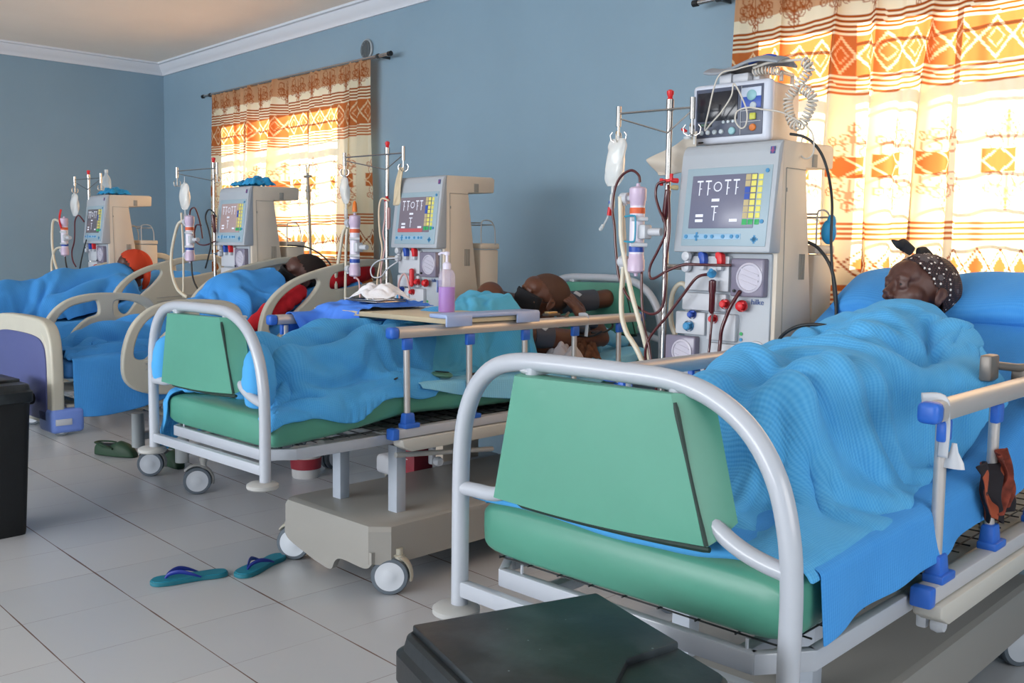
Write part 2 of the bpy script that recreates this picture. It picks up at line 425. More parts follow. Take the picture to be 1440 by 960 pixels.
c2 = nt.nodes.new('ShaderNodeMix'); c2.data_type = 'RGBA'; L(j, c2.inputs[0]); L(c1.outputs[2], c2.inputs[6]); c2.inputs[7].default_value = (*lin('6E5A50'), 1); L(c2.outputs[2], b.inputs['Base Color'])
b.inputs['Roughness'].default_value = .27
g = G(); g.box(((XL + XR) / 2, (YB + YW) / 2, ZF - .1), (XR - XL + .6, YW - YB + .6, .2)); g.obj('floor', fm, kind='structure', smooth=False)

wallm = mat('blue_wall_paint', '7F9AAC', .50, noise=(1.3, .07, 5), bump=(14, .10, .006))
ceilm = mat('ceiling_paint', 'F6ECE0', .85, noise=(1.5, .05))
corn = mat('cornice_paint', 'CDD2DA', .6)
W1 = (-9.22, -7.02, 1.36, 2.74); W2 = (-2.98, -.75, 1.36, 2.70)      # window openings x0,x1,z0,z1
g = G(); yc = YW + .11; TH = .22
def wseg(x0, x1, z0, z1): g.box(((x0 + x1) / 2, yc, (z0 + z1) / 2), (x1 - x0, TH, z1 - z0))
wseg(XL - .3, W1[0], ZF - .2, ZC + .2); wseg(W1[1], W2[0], ZF - .2, ZC + .2); wseg(W2[1], XR + .3, ZF - .2, ZC + .2)
for W_ in (W1, W2): wseg(W_[0], W_[1], ZF - .2, W_[2]); wseg(W_[0], W_[1], W_[3], ZC + .2)
g.obj('wall_back', wallm, kind='structure', smooth=False)
g = G(); g.box((XL - .11, (YB + YW) / 2, ZC / 2), (.22, YW - YB + .6, ZC + .6)); g.obj('wall_left', wallm, kind='structure', smooth=False)
g = G()
for y0, y1, z0, z1 in ((YB - .3, -.3, ZF - .2, ZC + .2), (2.7, YW + .3, ZF - .2, ZC + .2), (-.3, 2.7, ZF - .2, .9), (-.3, 2.7, 2.6, ZC + .2)):  # the gap is added to let the right fill lamp in
    g.box((XR + .02, (y0 + y1) / 2, (z0 + z1) / 2), (.04, y1 - y0, z1 - z0))
g.obj('wall_right', wallm, kind='structure', smooth=False)
g = G()
for x0, x1, z0, z1 in ((XL - .3, -9.6, ZF - .2, ZC + .2), (.4, XR + .3, ZF - .2, ZC + .2), (-9.6, .4, ZF - .2, .75), (-9.6, .4, 3.05, ZC + .2)):  # wide opening in this unseen wall, added for the front fill lamp
    g.box(((x0 + x1) / 2, YB - .03, (z0 + z1) / 2), (x1 - x0, .06, z1 - z0))
g.obj('wall_front', wallm, kind='structure', smooth=False)
g = G(); g.box(((XL + XR) / 2, (YB + YW) / 2, ZC + .1), (XR - XL + .6, YW - YB + .6, .2)); g.obj('ceiling', ceilm, kind='structure', smooth=False)
# cornices with a stepped cove profile
def cornice(name, p0, p1, inward):
    prof = [(0, -.125), (.018, -.125), (.022, -.105), (.045, -.085), (.075, -.045), (.085, -.022), (.11, -.018), (.115, 0), (0, 0)]
    a = Vector(p0); b_ = Vector(p1); n = Vector(inward); vs = []
    for q in (a, b_):
        for d_, z in prof: vs.append((q.x + n.x * d_, q.y + n.y * d_, ZC + z))
    k = len(prof); fs = [(i, (i + 1) % k, (i + 1) % k + k, i + k) for i in range(k)] + [tuple(range(k))[::-1], tuple(range(k, 2 * k))]
    g = G(); g.add(vs, fs); g.obj(name, corn, kind='structure', ang=50)
cornice('trim_1', (XL, YW, 0), (XR, YW, 0), (0, -1, 0)); cornice('trim_2', (XL, YB, 0), (XL, YW, 0), (1, 0, 0))
# windows: steel casement frames with burglar bars and panes
frm = mat('window_frame_paint', '8D8A86', .5); glassm = mat('window_glass', 'F4F6F6', .02, alpha=.12)
for k, W_ in enumerate((W1, W2)):
    x0, x1, z0, z1 = W_; g = G(); yy = YW + .12
    for x in (x0 + .02, x1 - .02): g.box((x, yy, (z0 + z1) / 2), (.04, .05, z1 - z0))
    for z in (z0 + .02, z1 - .02, z1 - .42): g.box(((x0 + x1) / 2, yy, z), (x1 - x0, .05, .04))
    n = 4
    for i in range(1, n): g.box((x0 + (x1 - x0) * i / n, yy, (z0 + z1) / 2), (.035, .05, z1 - z0))
    w_ = g.obj('window_%d' % (k + 1), frm, kind='structure', smooth=False)
    g = G()
    for i in range(1, 8): z = z0 + (z1 - z0) * i / 8; g.box(((x0 + x1) / 2, yy - .04, z), (x1 - x0, .012, .012))
    g.obj('burglar_bars', frm, w_, smooth=False)
    g = G(); g.box(((x0 + x1) / 2, yy, (z0 + z1) / 2), (x1 - x0 - .06, .005, z1 - z0 - .06)); g.obj('pane', glassm, w_, smooth=False)

# ------------------------------------------------------------------ curtains
def curtain_mat():
    m = bpy.data.materials.new('printed_curtain'); m.use_nodes = True; nt = m.node_tree; L = nt.links.new
    for n in list(nt.nodes): nt.nodes.remove(n)
    out = nt.nodes.new('ShaderNodeOutputMaterial'); at = nt.nodes.new('ShaderNodeVertexColor'); at.layer_name = 'print'
    d = nt.nodes.new('ShaderNodeBsdfDiffuse'); t = nt.nodes.new('ShaderNodeBsdfTranslucent'); mx = nt.nodes.new('ShaderNodeMixShader'); mx.inputs[0].default_value = .50
    uv = nt.nodes.new('ShaderNodeUVMap'); wv = nt.nodes.new('ShaderNodeTexNoise'); wv.inputs['Scale'].default_value = 220; L(uv.outputs[0], wv.inputs['Vector'])
    bp = nt.nodes.new('ShaderNodeBump'); bp.inputs['Strength'].default_value = .15; bp.inputs['Distance'].default_value = .001; L(wv.outputs[0], bp.inputs['Height'])
    gm = nt.nodes.new('ShaderNodeGamma'); gm.inputs[1].default_value = 1.0
    L(at.outputs[0], d.inputs[0]); L(at.outputs[0], gm.inputs[0]); L(gm.outputs[0], t.inputs[0]); L(bp.outputs[0], d.inputs['Normal'])
    L(d.outputs[0], mx.inputs[1]); L(t.outputs[0], mx.inputs[2]); L(mx.outputs[0], out.inputs[0])
    return m
CM = curtain_mat()
def print_colors(U, V):
    """textile print: U along the cloth, V down from the rod (metres)"""
    cream_c = np.array(lin('F3E8CC')); org = np.array(lin('C2703F')); brn = np.array(lin('A2501E')); tan = np.array(lin('CFA27C')); wht = np.array(lin('EBCFA6'))
    C = np.ones(U.shape + (3,)) * cream_c
    def put(mask, c, a=1.): C[mask] = C[mask] * (1 - a) + c * a
    def fr(x, p): return np.abs((x / p) % 1 - .5) * 2          # 0 at cell centre .. 1 at the border
    put(V < .15, tan)
    # scroll work: rings and hanging teardrops
    def scroll(vc, amp, per, c, up=1):
        cell = np.floor(U / per); uc = (cell + .5) * per; du = U - uc; dv = (V - vc) * up
        for (ox, oz, r) in ((-.055, .0, .032), (.055, .0, .032), (-.03, .06, .024), (.03, .06, .024), (0, .115, .020), (-.085, .045, .018), (.085, .045, .018)):
            rr = np.hypot(du - ox, dv - oz * amp); put(np.abs(rr - r) < .0042, c, .7); put(rr < .006, c, .7)
        put((np.abs(du) < .005) & (dv > -.02) & (dv < .15 * amp), c, .7)
        put((np.abs(np.abs(du) - .02 - .02 * np.sin(dv * 40)) < .004) & (dv > 0) & (dv < .12 * amp), c, .6)
    scroll(.05, 1., .26, brn); scroll(.10, .9, .26, brn)
    for v in (.225, .250, .275, .298): put(np.abs(V - v) < .0062, brn)
    put((V > .315) & (V < .52), org)
    def diamonds(vc, h, per, c, wd, w2=.5, off=0.):
        f = fr(U + off, per) ; q = f * .5 * per / (per * w2) + np.abs(V - vc) / h
        put(np.abs(q - 1) < wd, c); return q
    diamonds(.4175, .088, .15, wht, .10); q = diamonds(.4175, .088, .15, wht, .0)
    put(np.abs(q - .5) < .06, wht, .7)
    for v in (.535, .558, .582, .606): put(np.abs(V - v) < .0062, brn if v > 5 else org)
    # ornamental frieze
    cell = fr(U + .04, .30)
    put((V > .915) & (V < 1.025) & (cell < .5), org)
    q2 = cell * .5 * .30 / .075 + np.abs(V - .97) / .062; put(np.abs(q2 - 1) < .10, wht)
    scroll(1.05, 1., .30, org); 
    U0 = U; scroll(.89, 1., .30, org, up=-1)
    for v in (1.255, 1.28, 1.305, 1.33): put(np.abs(V - v) < .0062, org)
    qd = diamonds(1.46, .085, .105, brn, .07); put((qd < .62), org)
    put((V > 1.565), org * .9 + brn * .1)
    for v in (1.60, 1.625, 1.65, 1.675): put(np.abs(V - v) < .0062, cream_c)
    q4 = diamonds(1.84, .085, .15, cream_c, .08)
    return C
def curtain(name, label, x0, x1, ztop, zbot, y, seed, panels, group=None):
    rs = np.random.RandomState(seed); nu = int((x1 - x0) / .0062); nv = int((ztop - zbot) / .0062)
    a = np.linspace(0, 1, nu)[:, None]; v = np.linspace(0, ztop - zbot, nv)[None, :]; x = x0 + (x1 - x0) * a
    k = v / (ztop - zbot)
    ph = rs.rand(12) * 6.28; fold = 0
    for i, (fq, am) in enumerate(((2.2, .020), (4.1, .017), (7.3, .010), (11.7, .0055), (23., .003))):
        fold = fold + am * np.sin(2 * PI * fq * (x - x0) / 1.35 + ph[i] + .8 * np.sin(2.1 * k + ph[i + 5]) + .5 * k * math.sin(ph[i]))
    shift = 0 * x
    for (cx, wd, am, ln) in panels:                         # pleats that fold over themselves
        c_ = cx + ln * k; q_ = (x - c_) / wd; shift = shift - am * 2.0 * q_ * np.exp(-q_ ** 2) * (.6 + .4 * np.sin(3 * k + cx)); fold = fold + .9 * am * q_ * np.exp(-q_ ** 2)
        c = cx + ln * k; fold = fold - am * np.exp(-((x - c) / wd) ** 2) + am * .8 * np.exp(-((x - c - wd * 1.7) / (wd * .8)) ** 2)
    gath = .010 * np.sin(2 * PI * x / .085 + ph[9]) * np.exp(-v / .12)
    Yp = y + fold * (.35 + .65 * np.minimum(1, k * 2.2)) + gath
    Zp = ztop - v - .012 * np.sin(x * 2.2 + seed) * k - .006 * np.sin(2 * PI * x / .085) * np.exp(-v / .05)
    Xp = x + .012 * np.sin(7 * k + x * 5) * k + 0 * v + shift
    Xp = Xp + (.02 * np.sin(6 * k + ph[3]) * k) * (a > .98)
    dU = np.hypot(np.diff((Xp - shift)[:, nv // 2]), np.diff(Yp[:, nv // 2]) * .5); Um = np.concatenate([[0], np.cumsum(dU)])[:, None] + 0 * v
    C = print_colors(Um + seed * .031, v + 0 * a + .010 * np.sin(x * 1.7))
    g = G(); P = np.stack([Xp, Yp, Zp], -1).reshape(-1, 3)
    me = bpy.data.meshes.new(name); idx = np.arange(nu * nv).reshape(nu, nv)
    F = np.stack([idx[:-1, :-1], idx[1:, :-1], idx[1:, 1:], idx[:-1, 1:]], -1).reshape(-1, 4)
    me.from_pydata(P.tolist(), [], F.tolist()); me.materials.append(CM)
    ca = me.color_attributes.new('print', 'FLOAT_COLOR', 'POINT'); ca.data.foreach_set('color', np.concatenate([C.reshape(-1, 3), np.ones((nu * nv, 1))], 1).astype(np.float32).ravel())
    ul = me.uv_layers.new(name='UVMap'); li = np.zeros(len(me.loops), dtype=np.int32); me.loops.foreach_get('vertex_index', li)
    UVv = np.stack([Um, v + 0 * a], -1).reshape(-1, 2); ul.data.foreach_set('uv', UVv[li].astype(np.float32).ravel())
    me.polygons.foreach_set('use_smooth', [True] * len(me.polygons)); me.update()
    return tag(link(name, me), label, 'curtain', group)
curtain('curtain', 'cream and orange printed curtain with diamonds over the smaller far window', -9.44, -6.66, 2.935, .84, 4.635, 3,
        ((-8.62, .05, .075, .10), (-8.12, .06, .10, .02), (-8.95, .04, .05, .0), (-6.90, .04, .04, -.03)))
curtain('curtain', 'orange and cream printed curtain backlit behind the woman in the headscarf', -3.16, -.35, 2.815, .80, 4.62, 8,
        ((-2.52, .055, .10, .03), (-2.32, .05, .085, -.02), (-2.02, .045, .085, -.10), (-1.42, .05, .05, .03), (-2.85, .04, .05, .0)))
for (x0, x1, z, lab) in ((-9.62, -6.40, 2.94, 'thin metal curtain rod above the smaller far window'), (-3.42, -.2, 2.825, 'metal curtain rod at the upper right above the larger curtain')):
    t = thing('curtain_rod', lab, 'curtain rod', ((x0 + x1) / 2, 4.635, z)); h = (x1 - x0) / 2
    g = G(); g.tube([(-h, 0, 0), (h, 0, 0)], .014, 12); g.obj('rod', steel, t)
    for s_ in (-1, 1):
        g = G(); g.tube([(s_ * h, 0, 0), (s_ * (h + .035), 0, 0)], .019, 14); g.obj('end_cap', blk, t)
        g = G(); g.box((s_ * (h - .14), .06, 0), (.012, .12, .02)); g.tube([(s_ * (h - .14) - .012, 0, 0), (s_ * (h - .14) + .012, 0, 0)], .02, 12); g.obj('bracket', dsteel, t)
# round vent on the wall above the curtain
t = thing('wall_vent', 'small round slatted vent on the blue wall above the curtain end', 'vent', (-6.85, YW - .004, 3.05))
g = G(); g.lathe([(.085, 0), (.085, .012), (.074, .018), (.072, .006)], axis=(0, -1, 0), n=28); g.obj('frame', mat('vent_grey', '8E989E', .5), t)
g = G()
for i in range(-3, 4): h = math.sqrt(.07 ** 2 - (i * .02) ** 2); g.box((i * .02, -.010, 0), (.009, .006, 2 * h))
g.obj('slats', mat('vent_dark', '5A6368', .6), t)
# ------------------------------------------------------------------ casters
def caster(root, x, y, yaw, r=.082, fork=cream, z0=None, twin=True):
    """swivel caster; root-local stem at x,y; the wheel trails behind the stem; yaw = direction of the wheel's axle"""
    ax = Vector((math.cos(yaw), math.sin(yaw), 0)); fw = Vector((-ax.y, ax.x, 0)); c = Vector((x, y, ZF + r)); st = c + fw * .035
    zt = ZF + (z0 or .24)
    g = G(); g.tube([(st.x, st.y, zt), (st.x, st.y, ZF + r * 1.55)], .019, 14); g.tube([(st.x, st.y, zt - .03), (st.x, st.y, zt - .055)], .026, 14)
    arc = [c + fw * (r * 1.12 * math.cos(a)) + Vector((0, 0, r * 1.12 * math.sin(a))) for a in np.linspace(-.25, 2.45, 14)]
    g.tube(arc, .009, 8, sx=3.0, up=(0, 0, 1))
    o = g.obj('caster', fork, root)
    for s_ in (-1, 1):
        p = c + ax * (s_ * .021)
        g = G(); q = -s_
        g.lathe([(r * .80, -.012), (r * .96, -.014), (r, -.008), (r, .008), (r * .96, .014), (r * .80, .015)], p, ax * s_, n=36); g.obj('tyre', rub, o)
        g = G(); g.lathe([(.004, .0165), (r * .30, .0165), (r * .34, .015), (r * .78, .0155), (r * .80, .010), (r * .80, -.012)][::-1], p, ax * s_, n=36); g.obj('wheel_hub', hubm, o)
    return o

# ------------------------------------------------------------------ green vinyl hospital beds
def end_tube(root, y, dz, name, lean=0.):
    g = G()
    P = [(-.465, .49), (-.465, .62), (-.465, .75), (-.463, .88), (-.450, .98), (-.412, 1.065), (-.345, 1.122), (-.25, 1.144), (-.1, 1.148), (.05, 1.148), (.18, 1.144), (.28, 1.118), (.365, 1.062), (.425, .975), (.455, .87), (.465, .76), (.465, .62), (.465, .49)]
    g.tube([(a, y, b + dz) for a, b in cr(P, 5)], .0225, 18)
    g.tube([(a, y, b + dz) for a, b in cr([(-.462, .800), (-.40, .802), (-.340, .805), (-.300, .825), (-.265, .88), (-.235, 1.0), (-.215, 1.14)], 6)], .0185, 14)
    g.tube([(a, y, b + dz) for a, b in cr([(.462, .798), (.41, .806), (.360, .820), (.315, .842), (.270, .878), (.240, .94), (.213, 1.02), (.195, 1.08), (.190, 1.138)], 6)], .0185, 14)
    g.box((0, y, .535 + dz), (.91, .030, .042), .006)
    o = g.obj(name, white_metal, root)
    for s_ in (-1, 1):
        g = G(); g.lathe([(.020, .0), (.056, .004), (.062, .010), (.062, .022), (.054, .028), (.024, .030)], (s_ * .465, y - .012, .462 + dz), n=30); g.obj('bumper_wheel', lgrey, o)
        g = G(); g.lathe([(.0, .018), (.034, .018), (.040, .024), (.034, .030)], ((-.228, .240)[s_ > 0], y + .02, 1.100 + dz), (0, 0, 1), n=14); g.obj('foam_collar', white_p, o)
    return o
def cover(root, y, dz, sgn):
    """folded vinyl cover hung on the inner loop: front leaf and a deep side gusset"""
    F = [(-.310, .808), (-.245, 1.116), (.205, 1.124), (.296, .822)]; Bk = [(-.318, .812), (-.262, 1.116), (.262, 1.112), (.326, .866)]
    y0, y1 = y - sgn * .034, y + sgn * .030; n = 14; g = G(); vs = []; fs = []
    def ring(P, y_, puff):
        out = []
        for i in range(4):
            a, b = P[i], P[(i + 1) % 4]
            for k in range(n):
                t = k / n; out.append((a[0] + (b[0] - a[0]) * t, y_, a[1] + (b[1] - a[1]) * t + dz - (.010 * math.sin(PI * t) if i == 3 else 0)))
        return out
    rings = [(ring(F, y0, 0), .985), (ring(F, y0, 0), 1.), (ring([((f[0] * .6 + b_[0] * .4), (f[1] * .6 + b_[1] * .4)) for f, b_ in zip(F, Bk)], (y0 + y1) / 2, 0), 1.008), (ring(Bk, y1, 0), 1.), (ring(Bk, y1, 0), .985)]
    N = 4 * n
    for ri, (r_, sc) in enumerate(rings):
        c = np.mean(r_, 0)
        for p in r_: vs.append((c[0] + (p[0] - c[0]) * sc, p[1] + (-sgn * .006 if ri == 0 else sgn * .006 if ri == 4 else 0), c[2] + (p[2] - c[2]) * sc))
    for i in range(4):
        for k in range(N): a = i * N + k; b = i * N + (k + 1) % N; fs.append((a, b, b + N, a + N))
    # front and back leaves as slightly creased grids (fan from centre)
    for base, inv in ((0, 1), (4 * N, 0)):
        c = len(vs); vs.append(tuple(np.mean(vs[base:base + N], 0) + np.array([0, -sgn * .004 if inv else 0, 0])))
        for k in range(N): t = (base + k, base + (k + 1) % N, c); fs.append(t[::-1] if inv else t)
    g.add(vs, fs); o = g.obj('vinyl_cover', green_v, root, ang=50)
    # dark open seams along the bottom and down the right edge
    g = G(); ys = y0 - sgn * .002
    g.tube([(a, ys + sgn * .012, b + dz - .004) for a, b in cr([(-.24, .808), (-.05, .806), (.15, .810), (.296, .818)], 6)], [.002] + [.0078] * 17 + [.006], 8)
    g.tube([(a, ys - sgn * .0005, b + dz) for a, b in cr([(.210, 1.105), (.235, 1.02), (.262, .93), (.296, .824)], 5)], [.004, .006, .0065, .006, .0055, .005, .0045, .004, .004, .004, .004, .004, .004, .005, .005, .005], 6)
    g.obj('open_seam', green_d, o)
    return o
def side_rail(root, sx, y0=.62, y1=2.42, z=1.045, posts=5, lift=0.):
    x = sx * .474
    g = G(); n = 10
    # flattened aluminium handrail with rounded top
    prof = [(-.019, -.024), (.019, -.024), (.023, -.016), (.024, .008), (.017, .020), (.006, .0245), (-.006, .0245), (-.017, .020), (-.024, .008), (-.023, -.016)]
    vs = [(x + a, yy, z + b) for yy in (y0 + .028, y1 - .025) for a, b in prof]; k = len(prof)
    g.add(vs, [(i, (i + 1) % k, (i + 1) % k + k, i + k) for i in range(k)] + [tuple(range(k))[::-1], tuple(range(k, 2 * k))])
    r = g.obj('side_rail', alu, root)
    for yy, s_ in ((y0, -1), (y1, 1)):
        g = G(); g.box((x, yy + .006 * -s_, z - .001), (.052, .046, .052), .014, seg=3); g.obj('end_cap', blue_p, r)
    ys = np.linspace(y0 + .085, y1 - .20, posts)
    for yy in ys:
        g = G(); g.tube([(x, yy, z - .03), (x, yy + .006, .665)], .0145, 14); g.obj('post', alu, r)
        g = G(); g.box((x + sx * .006, yy, z - .052), (.022, .050, .052), .005); g.obj('hinge_block', blue_p, r)
        g = G(); b_ = G(); g.box((x + sx * .004, yy + .006, .662), (.042, .062, .052), .007, taper=.82); g.box((x + sx * .008, yy + .012, .632), (.052, .085, .022), .005); g.obj('foot_bracket', blue_p, r)
    g = G(); g.box((x + sx * .006, (y0 + y1) / 2, .602), (.046, y1 - y0 - .02, .042), .005); g.obj('rail_beam', alu_w, r)
    g = G(); g.box((x + sx * .006, y0 + .006, .602), (.052, .036, .050), .007); g.obj('beam_cap', blue_p, r)
    g = G(); g.prism([(y0 + .03, .578), (y1 - .02, .578), (y1 - .02, .528), (y0 + .085, .520), (y0 + .035, .545)], x - .028, x + .044, 'yz', bev=.006); g.obj('lower_rail', cream_l, r)
    return r
alu_w = mat('painted_beam', 'B4B5BA', .35); cream_l = mat('ivory_rail', 'BDBBB4', .38)
def green_bed(name, label, loc, rz, base_dx=0., base_y0=.48, wheel_yaw=(2.3, 2.3), head_z=.10):
    t = thing(name, label, 'hospital bed', loc, rz, None)
    end_tube(t, 0, 0, 'footboard'); cover(t, 0, 0, 1)
    end_tube(t, 2.65, head_z, 'headboard'); cover(t, 2.65, head_z, 1)
    # deck frame with chamfered foot corners
    g = G(); fz = .575
    P = [(-.435, 2.6), (-.435, .16), (-.36, .055), (.36, .055), (.435, .16), (.435, .70), (.435, 2.6)]
    for a, b in zip(P[:-1], P[1:]):
        a = Vector((*a, fz)); b = Vector((*b, fz)); d = b - a; L_ = d.length + .012
        g.box((a + b) / 2, (L_, .026, .046), .004, rot=(0, 0, math.atan2(d.y, d.x)))
    g.box((0, 2.6, fz), (.87, .03, .046), .004)
    for x in (-.28, .28): g.box((x, 1.35, fz - .035), (.035, 2.5, .03), .004)
    for y in (.9, 1.9): g.box((0, y, fz - .045), (.8, .04, .045), .004)
    for x in (-.3, .34): g.tube([(x, .06, fz), (x, .06, fz + .045)], .004, 6)
    g.obj('deck_frame', white_metal, t)
    g = G()
    for y in np.arange(.10, 2.55, .085): g.tube([(-.42, y, .606), (.42, y, .606)], .0024, 6)
    for x in np.arange(-.40, .41, .10): g.tube([(x, .08, .611), (x, 2.58, .611)], .0024, 6)
    g.obj('wire_deck', dsteel, t)
    g = G(); g.box((0, 1.60, .592), (.86, 1.92, .012), .003); g.obj('deck_plate', mat('deck_grey', '9FA4A8', .45), t)
    side_rail(t, 1); side_rail(t, -1)
    # base trolley
    bx, by0, by1, hz, w2 = base_dx, base_y0, 2.25, ZF + .33, .37
    poly = [(-w2, .17), (-w2, .07), (-w2 + .10, .02), (-w2 + .30, -.01), (.02, -.02), (.08, .03), (w2 - .2, .03), (w2 - .06, .05), (w2, .08), (w2, .17)]
    g = G(); zt = ZF + .31
    out = [(-w2 + .03, by0), (w2 - .07, by0), (w2, by0 + .07), (w2, by1), (-w2, by1), (-w2, by0 + .03)]
    rings = []
    for dz, ins in ((-.175, .0), (-.03, .0), (-.010, .008), (0, .025)):
        rr = []
        for i, (a, b) in enumerate(out):
            cx, cy = 0, (by0 + by1) / 2; fx = (abs(a) - ins) / max(abs(a), 1e-3); rr.append((bx + a * fx, cy + (b - cy) * (1 - ins / .9), zt + dz))
        rings.append(rr)
    b_ = bmesh.new(); V = [[b_.verts.new(p) for p in r] for r in rings]; k = len(out)
    for i in range(3):
        for j in range(k): b_.faces.new((V[i][j], V[i][(j + 1) % k], V[i + 1][(j + 1) % k], V[i + 1][j]))
    b_.faces.new(V[3]); bmesh.ops.recalc_face_normals(b_, faces=b_.faces[:])
    g.bm(b_)
    # scalloped skirt along the foot edge and sides
    sk = cr([(-w2 + .02, zt - .17), (-w2 + .06, zt - .20), (-w2 + .20, zt - .235), (-w2 + .30, zt - .255), (.02, zt - .262), (.055, zt - .215), (.11, zt - .195), (w2 - .10, zt - .20), (w2 - .05, zt - .17)], 4)
    g.prism([(bx + a, b) for a, b in sk] + [(bx + w2 - .05, zt - .12), (bx - w2 + .02, zt - .12)], by0 + .002, by0 + .03, 'xz')
    bs = g.obj('base_cover', mat('base_cover_plastic', '96948F', .42), t, ang=28)
    g = G()
    for (x, y) in ((bx - .17, by0 + .20), (bx + .20, by0 + .24), (bx - .17, by1 - .35), (bx + .20, by1 - .35)):
        g.box((x, y, (zt + .53) / 2 - .005), (.062, .055, .53 - zt), .004)
    g.obj('lift_column', mat('column_grey', 'AEB6C2', .4), t)
    g = G(); g.tube([(bx + .30, by0 + .15, .505), (bx + .30, by0 + .75, .45)], .012, 10); g.box((.05, by0 + .5, .505), (.05, .9, .04), .004); g.obj('crank_rod', lgrey, t)
    g = G(); g.box((.36, .96, .455), (.03, .028, .11), .008); g.lathe([(.0, 0), (.020, .002), (.024, .02), (.018, .035)], (.385, .96, .42), (1, 0, 0), n=14); g.obj('crank_handle', white_p, t)
    for (x, y, yw) in ((bx - w2 + .02, by0 + .06, wheel_yaw[0]), (bx + w2 - .03, by0 + .09, wheel_yaw[1]), (bx - w2 + .04, by1 - .12, 1.9), (bx + w2 - .04, by1 - .12, 2.6)):
        caster(t, x, y, yw, z0=.20)
    return t
B1 = Vector((-1.404, 1.607, 0)); R1 = math.radians(2.766); B2 = Vector((-3.828, 1.827, 0)); R2 = math.radians(2.9)
bed1 = green_bed('hospital_bed', 'white tubular hospital bed with green vinyl end cover, nearest the camera', B1, R1, -.06, .50, (2.2, 2.2))
bed2 = green_bed('hospital_bed', 'second green and white hospital bed, carrying the man in a black mask', B2, R2, .17, .50, (-.95, -.80))

# mattress: rounded section swept along a bent centre line (top heights given)
def mattress(name, label, path, th, half, material, loc, rz, groove=False):
    P = cr(path, 10); P = [Vector((0, a, b - th / 2)) for a, b in P]; N = len(P); n = 36; vs = []; fs = []
    ext = []
    for i in range(N):
        t = (P[min(i + 1, N - 1)] - P[max(i - 1, 0)]).normalized(); nrm = Vector((0, -t.z, t.y))
        ext.append((P[i], nrm, t))
    R_ = []
    for q, s_ in ((0, .70), (0, .88), (0, .97)): p, nr, t = ext[0]; R_.append((p - t * (.0, 0, 0)[q] + t * {.70: 0., .88: .012, .97: .03}[s_], nr, s_))
    for i in range(N):
        p, nr, t = ext[i]
        if (p - ext[0][0]).length < .05 or (p - ext[-1][0]).length < .05: continue
        R_.append((p, nr, 1.))
    p, nr, t = ext[-1]
    for s_, d in ((.97, .03), (.88, .012), (.70, 0)): R_.append((p - t * d, nr, s_))
    for (p, nr, s_) in R_:
        for k in range(n):
            a = 2 * PI * k / n; ca, sa = math.cos(a), math.sin(a)
            x = math.copysign(abs(ca) ** .22, ca) * (half - (1 - s_) * .08); z = math.copysign(abs(sa) ** .38, sa) * th / 2 * (1 - (1 - s_) * .9)
            vs.append(Vector((x, p.y, p.z)) + nr * z)
    M_ = len(R_)
    for i in range(M_ - 1):
        for k in range(n): a = i * n + k; b = i * n + (k + 1) % n; fs.append((a, b, b + n, a + n))
    fs.append(tuple(range(n - 1, -1, -1))); fs.append(tuple(range((M_ - 1) * n, M_ * n)))
    g = G(); g.add(vs, fs); o = g.obj(name, material, ang=60)
    b_ = bmesh.new(); b_.from_mesh(o.data); bmesh.ops.recalc_face_normals(b_, faces=b_.faces[:]); b_.to_mesh(o.data); b_.free()
    o.data.polygons.foreach_set('use_smooth', [True] * len(o.data.polygons))
    place(o, loc, rz); return tag(o, label, 'mattress')
M1 = [(.045, .770), (.5, .785), (1.0, .800), (1.15, .825), (1.35, .90), (1.8, 1.10), (2.2, 1.285)]
M2 = [(.05, .735), (.35, .755), (.75, .800), (1.1, .790), (1.6, .785), (2.1, .80), (2.58, .86)]
M3 = [(.05, .79), (.5, .795), (1.0, .80), (1.12, .83), (1.5, .985), (1.98, 1.18)]
mattress('mattress', 'green vinyl mattress on the nearest bed with its back section raised', M1, .15, .445, green_v, B1, R1)
mattress('mattress', 'green vinyl mattress under the man in the black mask', M2, .14, .445, green_v, B2, R2)

